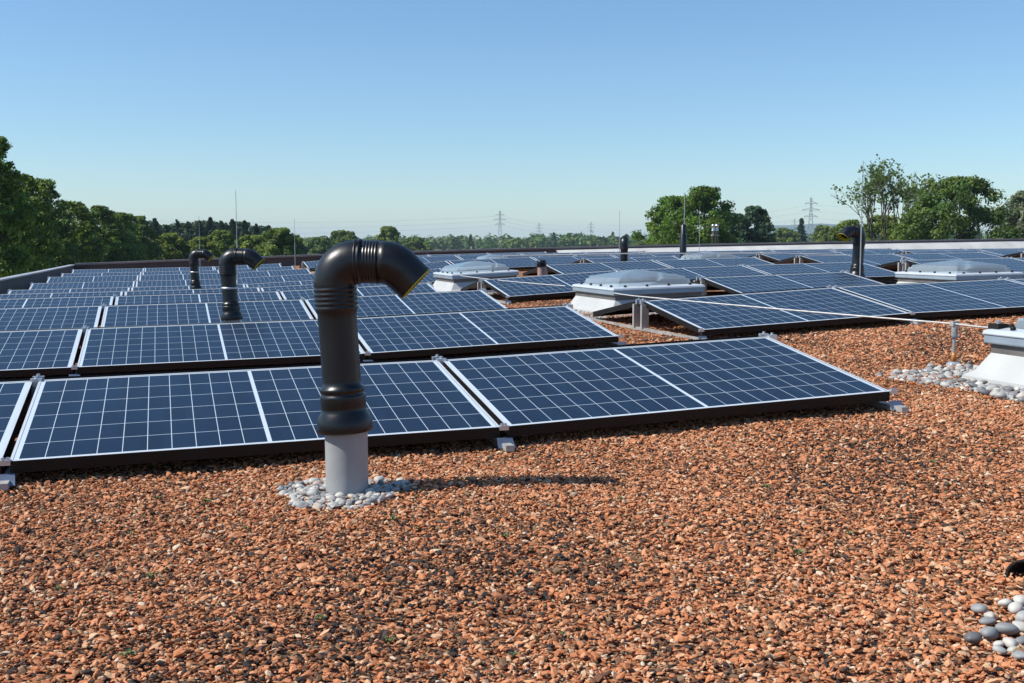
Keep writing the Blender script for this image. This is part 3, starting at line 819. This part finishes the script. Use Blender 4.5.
# pebble bed round the middle skylight, too fine to count
def stone_cloud(name, P, size, flat, shade, material, attr, parent=None, seed=0):
    r = np.random.default_rng(seed)
    t = (1 + 5**.5)/2
    V = np.array([(-1,t,0),(1,t,0),(-1,-t,0),(1,-t,0),(0,-1,t),(0,1,t),(0,-1,-t),(0,1,-t),(t,0,-1),(t,0,1),(-t,0,-1),(-t,0,1)], float)/1.902
    F = np.array([(0,11,5),(0,5,1),(0,1,7),(0,7,10),(0,10,11),(1,5,9),(5,11,4),(11,10,2),(10,7,6),(7,1,8),(3,9,4),(3,4,2),(3,2,6),(3,6,8),(3,8,9),(4,9,5),(2,4,11),(6,2,10),(8,6,7),(9,8,1)])
    n = len(P)
    v = V[None] * (1 + r.uniform(-.30, .26, (n, 12, 1)))
    sc = np.stack([r.uniform(1.0, 1.75, n), r.uniform(.62, 1.05, n), r.uniform(flat[0], flat[1], n)], 1) * size[:, None]
    v = v * sc[:, None, :]
    a = r.uniform(0, 2*np.pi, n); b = r.normal(0, .36, n); c = r.normal(0, .36, n)
    ca, sa, cb, sb, cc, sc_ = np.cos(a), np.sin(a), np.cos(b), np.sin(b), np.cos(c), np.sin(c)
    x, y, z = v[..., 0], v[..., 1], v[..., 2]
    y, z = y*cb[:, None] - z*sb[:, None], y*sb[:, None] + z*cb[:, None]
    x, z = x*cc[:, None] + z*sc_[:, None], -x*sc_[:, None] + z*cc[:, None]
    x, y = x*ca[:, None] - y*sa[:, None], x*sa[:, None] + y*ca[:, None]
    v = np.stack([x, y, z], -1) + P[:, None, :]
    me = bpy.data.meshes.new(name)
    nv, nf = n*12, n*20
    me.vertices.add(nv); me.vertices.foreach_set('co', v.reshape(-1).astype(np.float32))
    idx = (F[None] + (np.arange(n)*12)[:, None, None]).reshape(-1)
    me.loops.add(nf*3); me.loops.foreach_set('vertex_index', idx.astype(np.int32))
    me.polygons.add(nf); me.polygons.foreach_set('loop_start', (np.arange(nf)*3).astype(np.int32))
    me.update(calc_edges=True)
    me.polygons.foreach_set('use_smooth', np.zeros(nf, bool))
    at = me.attributes.new(attr, 'FLOAT', 'POINT'); at.data.foreach_set('value', np.repeat(shade, 12).astype(np.float32))
    return link(name, me, material, parent)
def m_pebble_far():
    m = bpy.data.materials.new('far_pebbles'); m.use_nodes = True
    nt = m.node_tree; p = nt.nodes['Principled BSDF']
    at = nt.nodes.new('ShaderNodeAttribute'); at.attribute_name = 'shade'
    r = ramp_node(nt, [(0, (0.13, 0.13, 0.13)), (0.6, (0.32, 0.32, 0.31)), (1, (0.54, 0.52, 0.47))]); nt.links.new(at.outputs['Fac'], r.inputs[0])
    nt.links.new(r.outputs[0], p.inputs['Base Color']); p.inputs['Roughness'].default_value = 0.7
    return m
r = np.random.default_rng(21)
pp = []
for (sx, sy) in ((4.36, 5.28), (4.06, 9.95), (8.33, 5.62)):
    q = np.stack([r.uniform(sx - .38, sx + 1.35, 3200), r.uniform(sy - .38, sy + 1.5, 3200)], 1)
    k = ~((q[:, 0] > sx - .08) & (q[:, 0] < sx + 1.03) & (q[:, 1] > sy - .08) & (q[:, 1] < sy + 1.16)); pp.append(q[k])
q = np.stack([r.uniform(SX - .3, SX + .5, 2600), r.uniform(SY - .1, SY + 1.5, 2600)], 1)
pp.append(q[[in_sky(a, b) for a, b in q]])
q = np.stack([r.uniform(vx - .3, vx + .3, 500), r.uniform(vy - .3, vy + .3, 500)], 1); pp.append(q[[in_ring(a, b) for a, b in q]])
pp = np.concatenate(pp); P3 = np.concatenate([pp, (zg(pp[:, 0], pp[:, 1]) + 0.006)[:, None]], 1)
o = stone_cloud('pebble_bed', P3, r.uniform(.008, .016, len(P3)), (.5, .8), r.uniform(0, 1, len(P3)), m_pebble_far(), 'shade', None, 22)
tag(o, 'pale pebbles strewn round the far skylights', 'pebbles', None, 'stuff')

# ------------------------------------------------------------------ crushed brick gravel
r = np.random.default_rng(11)
def region(x0, x1, y0, y1, dens):
    n_ = int((x1 - x0)*(y1 - y0)*dens)
    return np.stack([r.uniform(x0, x1, n_), r.uniform(y0, y1, n_)], 1)
F2 = np.array([math.sin(R(17.424)), math.cos(R(17.424))]); R2 = np.array([F2[1], -F2[0]])
def visible(q, margin):
    d = q - np.array([CAM.x, CAM.y]); f = d @ F2; s = d @ R2
    return (f > 1.55) & (np.abs(s) < f*0.475 + margin)
q = [region(-1.9, 5.2, -3.0, 0.35, 11000), region(3.2, 8.5, 0.35, 3.3, 5600), region(2.9, 5.8, 3.3, 7.9, 3000)]
q[0] = q[0][visible(q[0], 0.45)]; q[1] = q[1][visible(q[1], 0.5)]; q[2] = q[2][visible(q[2], 0.3)]
q = np.concatenate(q)
keep = ~((q[:, 0] > SX - .09) & (q[:, 0] < SX + 1.04) & (q[:, 1] > SY - .09) & (q[:, 1] < SY + 1.17))
keep &= np.hypot(q[:, 0] - vx, q[:, 1] - vy) > 0.08
q = q[keep]
# fine patchiness: some drifts darker
patch = 0.5 + 0.5*np.sin(q[:, 0]*2.1 + 1.3*np.sin(q[:, 1]*1.7))*np.sin(q[:, 1]*2.6 + 1.1*np.sin(q[:, 0]*2.9 + 1))
shade = r.uniform(0, 1, len(q))**(0.60 + 0.95*patch**2)
size = np.clip(r.lognormal(math.log(0.0047), 0.36, len(q)), 0.0026, 0.0112)
far = np.clip(((q - np.array([CAM.x, CAM.y])) @ F2 - 3.5)/4, 0, 1); size *= 1 + 0.35*far
z = zg(q[:, 0], q[:, 1]) + bumps(q[:, 0], q[:, 1]) + r.uniform(-.006, .007, len(q))
o = stone_cloud('gravel', np.concatenate([q, z[:, None]], 1), size, (.32, .62), shade, M_STONES, 'shade', None, 12)
tag(o, 'loose crushed brick gravel covering the roof in the foreground', 'gravel', None, 'stuff')
print('stones', len(q))

# tiny weeds in the gravel
def weed_mesh(seed):
    r_ = random.Random(seed); m_ = MB()
    for k in range(16):
        a = r_.uniform(0, 6.28); l = r_.uniform(.006, .016); w = l*0.35; h = r_.uniform(.003, .012)
        c = Vector((math.cos(a), math.sin(a), 0)); s = Vector((-c.y, c.x, 0)); b = Vector((r_.uniform(-.01, .01), r_.uniform(-.01, .01), .004))
        m_.add([b, b + c*l*.5 + s*w + Vector((0, 0, h)), b + c*l + Vector((0, 0, h*.8)), b + c*l*.5 - s*w + Vector((0, 0, h))], [(0, 1, 2, 3)])
    me = m_.mesh('weed'); me.materials.append(mat('weed_leaf', (0.13, 0.15, 0.05), 0.7)); return me
W = [weed_mesh(i) for i in range(3)]
wr = random.Random(9)
for k in range(22):
    for _ in range(50):
        d = wr.uniform(2.0, 4.2); s = wr.uniform(-.43, .43)*d
        x = CAM.x + F2[0]*d + R2[0]*s; y = CAM.y + F2[1]*d + R2[1]*s
        if y < -0.25: break
    o = bpy.data.objects.new('weed', W[k % 3]); COL.objects.link(o); o.location = (x, y, float(zg(x, y)) + .007); o.rotation_euler = (0, 0, wr.uniform(0, 6)); 
    s = wr.uniform(.5, 1.1); o.scale = (s, s, s)
    tag(o, 'tiny green weed sprouting in the brick gravel', 'weed', 'weeds in the gravel')

# ------------------------------------------------------------------ trees
def quad_mesh(name, C, N, size, tint, r):
    """one square leaf clump per row of C, facing N"""
    n_ = len(C)
    N = N/np.linalg.norm(N, axis=1, keepdims=True)
    a = np.cross(N, r.normal(0, 1, (n_, 3))); a /= np.linalg.norm(a, axis=1, keepdims=True); b = np.cross(N, a)
    s = size[:, None]
    v = np.stack([C - a*s, C - b*s*.62, C + a*s, C + b*s*.62], 1)
    me = bpy.data.meshes.new(name)
    me.vertices.add(n_*4); me.vertices.foreach_set('co', v.reshape(-1).astype(np.float32))
    me.loops.add(n_*4); me.loops.foreach_set('vertex_index', np.arange(n_*4, dtype=np.int32))
    me.polygons.add(n_); me.polygons.foreach_set('loop_start', (np.arange(n_)*4).astype(np.int32))
    me.update(calc_edges=True)
    me.polygons.foreach_set('use_smooth', np.zeros(n_, bool))
    at = me.attributes.new('tint', 'FLOAT_COLOR', 'POINT')
    col = np.concatenate([tint, np.ones((n_, 1))], 1)
    at.data.foreach_set('color', np.repeat(col, 4, 0).reshape(-1).astype(np.float32))
    return me
def envelope(kind, t):
    if kind == 'spruce': return max(0.03, (1 - t))**0.75*(0.8 + 0.2*math.cos(t*34))
    if kind == 'dense': return (math.sin(math.pi*min(1, 0.34 + t*0.66))**0.38) if t < .999 else 0.1
    if kind == 'oak': return (0.72 + 0.28*math.sin(math.pi*min(1, t*1.0 + .05)))*(1 - max(0, t - .55)/.45*0.6)
    return (math.sin(math.pi*(0.30 + 0.68*t))**0.5) if t < .995 else 0.2
def crown_points(kind, H0, H1, Rr, leaf, nleaf, r):
    """clumps spread through the crown volume, leaves on each clump's shell"""
    hh = H1 - H0
    rc = min(Rr, hh*.6)*(0.20 if kind != 'spruce' else 0.22)
    nc = int(min(330, max(60, (Rr*Rr*hh)/(rc**3)*0.55)))
    C, N, T, S_ = [], [], [], []
    lobes = r.uniform(0, 6.28, 4)
    for i in range(nc):
        t = r.uniform(0.02, 1.0) if kind != 'spruce' else r.uniform(0.0, 0.99)
        ang = r.uniform(0, 2*math.pi)
        env = envelope(kind, t)*(1 + .16*math.sin(2*ang + lobes[0] + 3*t) + .13*math.sin(5*ang + lobes[1] - 6*t))
        rad = Rr*env*math.sqrt(r.uniform(0.15, 1.0))
        c = np.array([math.cos(ang)*rad, math.sin(ang)*rad, H0 + hh*t])
        k = rc*r.uniform(.65, 1.25)*((0.55 + 0.45*env) if kind != 'spruce' else max(.12, 0.9*env))
        c[:2] *= max(0.0, 1 - 0.55*k/max(k, Rr*max(env, .2)))
        c[2] = min(c[2], H1 - k*0.6)
        m = max(8, int(nleaf/nc))
        d = r.normal(0, 1, (m, 3)); d[:, 2] = d[:, 2]*.8 + .15; d /= np.linalg.norm(d, axis=1, keepdims=True)
        rr = k*r.uniform(.35, 1.12, m)[:, None]
        C.append(c + d*rr*np.array([1, 1, .8])); N.append(d + r.normal(0, .55, (m, 3)) + np.array([0, 0, .35]))
        g = r.uniform(.62, 1.38); hue = r.uniform(-.12, .12)
        tt = g*r.uniform(.65, 1.4, (m, 1))*np.array([[1 + hue, 1, 1 - hue]]); T.append(tt)
        S_.append(leaf*r.uniform(.6, 1.3, m))
    return np.concatenate(C), np.concatenate(N), np.concatenate(T), np.concatenate(S_)
def tree(kind, x, y, top, width, label, group, seed, name=None, near=1.0, nleaf=5200):
    r = np.random.default_rng(seed)
    o = empty(name or {'spruce': 'spruce_tree', 'oak': 'oak_tree', 'olive': 'willow_tree', 'pale': 'willow_tree'}.get(kind, 'broadleaf_tree'), (x, y, GROUND_Z), 0, label, 'tree', group)
    H = top - GROUND_Z; Rr = width/2
    H0 = {'oak': 0.16, 'dense': 0.05}.get(kind, 0.1)*H
    if kind == 'spruce': H0 = H*0.1
    C, N, T, Sz = crown_points(kind, H0, H, Rr, near, nleaf, r)
    me = quad_mesh('crown', C, N, Sz, T, r)
    link('crown', me, LEAF[kind], o)
    t = MB(); br = H*0.022
    t.tube([(0, 0, -.3), (0.02*H*r.normal(), 0.02*H*r.normal(), H*.4), (0, 0, H*.85)], [br, br*.7, br*.15], 9)
    for k in range(6):
        a = r.uniform(0, 6.28); z0 = H*r.uniform(.2, .55); l = Rr*r.uniform(.5, .8)
        t.tube([(0, 0, z0), (math.cos(a)*l*.5, math.sin(a)*l*.5, z0 + l*.45), (math.cos(a)*l, math.sin(a)*l, z0 + l*.8)], [br*.45, br*.3, br*.08], 6)
    t.obj('trunk', M_BARK, o)
    return o
# (bearing, distance, crown top above camera datum, crown width, kind, label)
K = 1.8
TREES = [(-7.69, 30, 3.31, 2.07, 'broad', 'tall leafy tree at the left edge of the picture, nearest of the left wood'),
    (-6.48, 36, 2.67, 2.39, 'broad', 'bright green tree second from the left edge beyond the parapet'),
    (-5.47, 46, 3.11, 2.54, 'dark', 'dark green tree, highest of the left wood beside the edge trees'),
    (-4.18, 50, 2.37, 2.96, 'broad', 'leafy tree in the middle of the left wood'),
    (-3.09, 56, 2.40, 3.14, 'dark', 'dark tree right of the middle of the left wood'),
    (-2.13, 60, 2.17, 3.08, 'broad', 'leafy green tree near the right end of the left wood'),
    (-1.34, 66, 2.15, 2.72, 'dark', 'last dark tree at the right end of the left wood'),
    (-7.26, 44, 3.41, 2.18, 'dark', 'dark tree deep in the left wood behind the edge tree'),
    (-0.96, 100, 2.63, 2.93, 'spruce', 'dark spruce, first from the left in the spruce row'),
    (-0.45, 102, 2.76, 3.00, 'spruce', 'dark spruce, second from the left in the spruce row'),
    (0.07, 104, 2.36, 3.07, 'spruce', 'dark spruce, third from the left in the spruce row'),
    (0.60, 106, 2.76, 3.13, 'spruce', 'dark spruce, fourth from the left in the spruce row'),
    (1.12, 100, 2.48, 2.96, 'spruce', 'dark spruce, fifth from the left in the spruce row'),
    (1.65, 102, 2.61, 3.03, 'spruce', 'dark spruce, sixth from the left in the spruce row'),
    (2.18, 104, 2.92, 3.10, 'spruce', 'dark spruce, seventh from the left in the spruce row'),
    (2.72, 106, 2.69, 3.17, 'spruce', 'dark spruce, eighth from the left in the spruce row'),
    (3.25, 100, 2.76, 2.99, 'spruce', 'dark spruce, ninth from the left in the spruce row'),
    (3.84, 102, 2.63, 3.06, 'spruce', 'dark spruce, tenth from the left in the spruce row'),
    (4.43, 104, 2.39, 3.13, 'spruce', 'dark spruce, eleventh from the left in the spruce row'),
    (5.03, 106, 2.24, 3.20, 'spruce', 'dark spruce, twelfth from the left in the spruce row'),
    (5.72, 100, 1.72, 3.02, 'spruce', 'dark spruce, thirteenth from the left in the spruce row'),
    (-0.87, 116, 2.74, 5.20, 'deep', 'dark tree in the row behind the spruces, first from the left'),
    (-0.02, 119, 2.39, 5.36, 'deep', 'dark tree in the row behind the spruces, second from the left'),
    (0.88, 122, 2.65, 5.52, 'deep', 'dark tree in the row behind the spruces, third from the left'),
    (1.84, 116, 2.77, 5.28, 'deep', 'dark tree in the row behind the spruces, fourth from the left'),
    (2.77, 119, 2.62, 5.44, 'deep', 'dark tree in the row behind the spruces, fifth from the left'),
    (3.65, 122, 2.79, 5.60, 'deep', 'dark tree in the row behind the spruces, sixth from the left'),
    (4.53, 116, 2.28, 4.93, 'deep', 'dark tree in the row behind the spruces, seventh from the left'),
    (5.33, 119, 2.01, 4.23, 'deep', 'dark tree in the row behind the spruces, eighth from the left'),
    (6.12, 122, 1.39, 3.91, 'deep', 'dark tree in the row behind the spruces, ninth from the left'),
    (-1.10, 68, 1.02, 2.93, 'olive', 'low olive grey willow beside the dark left wood'),
    (0.26, 70, 1.22, 2.79, 'light', 'low light green tree right of the olive willow'),
    (1.75, 70, 0.98, 2.82, 'light', 'low light green tree behind the smallest hooked pipe'),
    (2.77, 76, 1.47, 2.80, 'broad', 'round green tree between the two left hooked pipes'),
    (4.19, 74, 1.12, 3.27, 'light', 'wide light green tree right of the second hooked pipe'),
    (5.57, 68, 1.52, 3.63, 'broad', 'large round green tree left of the foremost pipe'),
    (7.53, 150, 1.28, 5.64, 'dark', 'small dark tree far off just left of the foremost pipe'),
    (8.70, 160, 2.33, 5.17, 'broad', 'far tree partly behind the elbow of the foremost pipe'),
    (11.05, 140, 2.64, 3.79, 'light', 'small yellowish green tree above the mouth of the foremost pipe'),
    (12.39, 220, 1.55, 7.56, 'broad', 'far round tree right of the mouth of the foremost pipe'),
    (25.64, 66, 3.34, 4.87, 'oak', 'left spreading half of the big oak clump'),
    (27.27, 64, 3.82, 4.81, 'oak', 'right and taller half of the big oak clump'),
    (28.77, 84, 2.83, 3.29, 'deep', 'dark tree tucked behind the right side of the oak'),
    (29.77, 86, 3.40, 3.82, 'deep', 'dark bluish tree standing right of the oak'),
    (32.08, 210, 5.00, 4.43, 'spruce', 'lone dark conifer far off between oak and thin crowned tree'),
    (33.15, 180, 3.27, 5.35, 'light', 'far light green tree left of the thin crowned tree'),
    (31.25, 200, 3.05, 6.70, 'broad', 'far green tree left of the lone conifer'),
    (34.39, 80, 2.19, 3.75, 'broad', 'bushy tree below the left side of the thin crowned tree'),
    (35.91, 76, 2.43, 4.19, 'broad', 'bushy tree below the middle of the thin crowned tree'),
    (37.48, 72, 2.57, 3.56, 'light', 'lighter bushy tree between thin crowned tree and dense round tree'),
    (39.39, 62, 4.02, 5.85, 'dense', 'large dense dome shaped tree on the right'),
    (42.19, 66, 3.45, 3.05, 'pale', 'pale grey green willow at the right edge')]
for i, (b, d, top, wd, kind, lab) in enumerate(TREES):
    D = d*K; x, y = polar(b, D)
    Z = CAM.z + (top - CAM.z)*K; Wd = wd*K
    px = D/1101.0
    grp = {'spruce': 'spruces behind the roof'}.get(kind, 'trees behind the roof')
    big = wd/d
    if kind == 'dense': big *= 1.6
    nl = int(np.clip(9000 + 260000*big, 10000, 46000)) if kind != 'spruce' else 6000
    tree(kind, x, y, Z, Wd, lab, grp, (100 if kind != 'dense' else 321) + i, None, max(0.09, px*1.35), nl)

# thin crowned tree with open branches
def sparse_tree(b, D, top, width, label, seed):
    r = random.Random(seed); nr = np.random.default_rng(seed)
    x, y = polar(b, D); o = empty('thin_crowned_tree', (x, y, GROUND_Z), 0, label, 'tree', 'trees behind the roof')
    H = top - GROUND_Z; t = MB(); tips = []
    def grow(p, d, l, rad, lev):
        q = p + d*l
        mid = p.lerp(q, .5) + Vector((r.uniform(-1, 1), r.uniform(-1, 1), r.uniform(-.5, .5)))*l*.06
        t.tube([p, mid, q], [rad, rad*.85, rad*.68], 7 if lev < 2 else 5, caps=False)
        if lev >= 2: tips.append((mid, lev)); tips.append((q, lev))
        if lev == 5: return
        for k in range(3 if lev < 3 else 2):
            nd = (d + Vector((r.uniform(-1, 1), r.uniform(-1, 1), r.uniform(-.25, .55)))*(0.52 if lev else 0.42)).normalized()
            grow(q, nd, l*r.uniform(.62, .86), rad*.62, lev + 1)
    for k in range(4):
        a = 1.6*k + 0.4
        grow(Vector((math.cos(a)*.25, math.sin(a)*.25, -.2)), Vector((math.cos(a)*.34, math.sin(a)*.34, 1)).normalized(), H*.34, H*.014, 0)
    zmax = max(p.z for p, _ in tips); xm = max(abs(p.x) for p, _ in tips); ym = max(abs(p.y) for p, _ in tips)
    sz = (H - .1)/zmax; sx = width/2/xm; sy = width/2/ym
    t.v = [(v[0]*sx, v[1]*sy, v[2]*sz) for v in t.v]
    t.obj('trunk', M_BARK, o)
    C, N, T, S_ = [], [], [], []
    for p, lev in tips:
        if r.random() < (0.86 if p.z < zmax*.6 else 0.76): continue
        c = np.array([p.x*sx, p.y*sy, p.z*sz]); m = r.randint(4, 12)
        C.append(c + nr.normal(0, .19, (m, 3))); N.append(nr.normal(0, 1, (m, 3)) + np.array([0, 0, .4]))
        g = nr.uniform(.75, 1.25); T.append(g*nr.uniform(.8, 1.2, (m, 1))*np.ones((1, 3))); S_.append(nr.uniform(.10, .22, m))
    me = quad_mesh('crown', np.concatenate(C), np.concatenate(N), np.concatenate(S_), np.concatenate(T), nr)
    link('crown', me, LEAF['sparse'], o)
sparse_tree(36.33, 66*K, CAM.z + (5.45 - CAM.z)*K, 6.6*K, 'tall thin crowned tree with bare branches showing against the sky', 41)

# far woods as one mass
nr = np.random.default_rng(77)
TOPB = [-14, 2, 9, 12, 15, 17.9, 20, 22, 24.1, 29, 31, 32.5, 34, 44, 50]; TOPY = [9, 8, 3, 3, 4, 4, 7, 4.5, 3.5, 5, 9, 8.5, 12, 11, 11]   # picture-height of the wood's edge in units of angle
C, N, T, S_ = [], [], [], []
for i in range(900):
    b = nr.uniform(-14, 50); D = nr.uniform(620, 1050)
    e = np.interp(b, TOPB, TOPY)/1101*D + nr.normal(0, 1.0)
    x, y = polar(b, D); H = max(5, e + CAM.z - GROUND_Z)*nr.uniform(.86, 1.08); Rr = nr.uniform(3.0, 6.0)
    con = nr.random() < .2
    m = 90
    if con:
        t = nr.uniform(.15, 1, m); rad = (1 - t)*Rr*.55; a = nr.uniform(0, 6.28, m)
        c = np.stack([np.cos(a)*rad, np.sin(a)*rad, t*H*1.06], 1); nn = np.stack([np.cos(a), np.sin(a), np.full(m, .5)], 1)
    else:
        d = nr.normal(0, 1, (m, 3)); d /= np.linalg.norm(d, axis=1, keepdims=True)
        k = 1 + .25*np.sin(3*d[:, 0] + i) + .2*np.sin(4*d[:, 1] + 2*i)
        c = d*k[:, None]*np.array([Rr*.85, Rr*.85, H*.42]) + np.array([0, 0, H*.55]); nn = d.copy()
    C.append(c + np.array([x, y, GROUND_Z])); N.append(nn + nr.normal(0, .4, (m, 3)) + np.array([0, 0, .3]))
    g = nr.uniform(.65, 1.35)*(.6 if con else 1); hu = nr.uniform(-.12, .2)
    T.append(g*nr.uniform(.8, 1.2, (m, 1))*np.array([[1 + hu, 1, 1 - hu]])); S_.append(nr.uniform(.7, 1.6, m)*Rr*.26)
me = quad_mesh('forest', np.concatenate(C), np.concatenate(N), np.concatenate(S_), np.concatenate(T), nr)
tag(link('forest', me, LEAF['forest']), 'far woods along the horizon', 'forest', None, 'stuff')

# ------------------------------------------------------------------ power line
def pylon(b, D, top, label, arms=3):
    x, y = polar(b, D); H = top - GROUND_Z
    o = empty('electricity_pylon', (x, y, GROUND_Z), R(-b), label, 'pylon', 'electricity pylons on the horizon')
    m_ = MB(); w0, w1 = H*.075, H*.016; rr = H*.0040
    def leg(z): return w0 + (w1 - w0)*min(1, z/(H*.8))
    lv = [0, .14, .27, .39, .5, .6, .69, .77, .84, .9, 1.0]
    for sx in (-1, 1):
        for sy in (-1, 1): m_.tube([(sx*leg(H*t), sy*leg(H*t), H*t) for t in lv], rr*1.3, 4)
    for a, c in zip(lv[:-1], lv[1:]):
        la, lc = leg(H*a), leg(H*c)
        for s in (-1, 1):
            m_.tube([(-la, s*la, H*a), (lc, s*lc, H*c)], rr, 4); m_.tube([(la, s*la, H*a), (-lc, s*lc, H*c)], rr, 4)
            m_.tube([(s*la, -la, H*a), (s*lc, lc, H*c)], rr, 4)
    m_.obj('lattice_tower', M_STEEL, o)
    for z, l in ((.62, .13), (.75, .17), (.88, .12))[:arms]:
        a_ = MB()
        for s in (-1, 1):
            a_.tube([(0, 0, H*z), (s*H*l, 0, H*z)], rr*1.2, 4); a_.tube([(0, 0, H*(z + .045)), (s*H*l, 0, H*z)], rr, 4)
            a_.tube([(s*H*l, 0, H*z), (s*H*l, 0, H*(z - .03))], rr, 4)
        a_.obj('cross_arm', M_STEEL, o)
    return [(x, y, GROUND_Z + H*z) for z in (.59, .72, .85)]
S2 = 1.6
PYL = [(16.80, 900, 26.2, 'tallest lattice pylon, left of centre on the horizon'), (18.83, 1500, 26.8, 'small pylon just right of the tallest left pylon'),
       (21.50, 1400, 26.3, 'small pylon halfway between tallest left pylon and oak'), (32.52, 800, 31.7, 'tall pylon between the oak and the thin crowned tree'),
       (31.74, 1500, 31.3, 'small faint pylon left of the tall right hand pylon')]
PP = []
for b, d, top, lab in PYL: PP.append(pylon(b, d*S2, CAM.z + (top - CAM.z)*S2, lab))
def cable(a, c, sag, label):
    pts = []
    for k in range(25):
        t = k/24; pts.append((a[0] + (c[0]-a[0])*t, a[1] + (c[1]-a[1])*t, a[2] + (c[2]-a[2])*t - sag*4*t*(1-t)))
    tag(MB().tube(pts, 0.08, 4).obj('power_cable', M_STEEL), label, 'cable', 'power cables between the pylons')
lx, ly = polar(-6, 1500)
for i, h in enumerate((18, 26, 34)):
    w = ['lowest', 'middle', 'topmost'][i]
    cable(PP[0][i], (lx, ly, h), 9, w + ' power cable running left from the tallest left pylon')
    cable(PP[0][i], PP[2][i], 7, w + ' power cable between the tallest left pylon and the oak')
    cable(PP[2][i], PP[3][i], 9, w + ' power cable passing behind the oak to the right pylon')
    ex, ey = polar(50, 1100); cable(PP[3][i], (ex, ey, h + 8), 9, w + ' power cable running right from the tall right pylon')

# ------------------------------------------------------------------ thin summer haze
m = bpy.data.materials.new('haze_air'); m.use_nodes = True
nt = m.node_tree
for n_ in list(nt.nodes): nt.nodes.remove(n_)
out_ = nt.nodes.new('ShaderNodeOutputMaterial'); pv = nt.nodes.new('ShaderNodeVolumePrincipled')
pv.inputs['Color'].default_value = (0.66, 0.86, 1.0, 1); pv.inputs['Density'].default_value = 0.00014
nt.links.new(pv.outputs[0], out_.inputs['Volume'])
o = MB().box(-6700, 6700, -6700, 6700, GROUND_Z - 2, 75).obj('haze', m); tag(o, 'thin bluish haze over the land', 'haze', None, 'stuff')
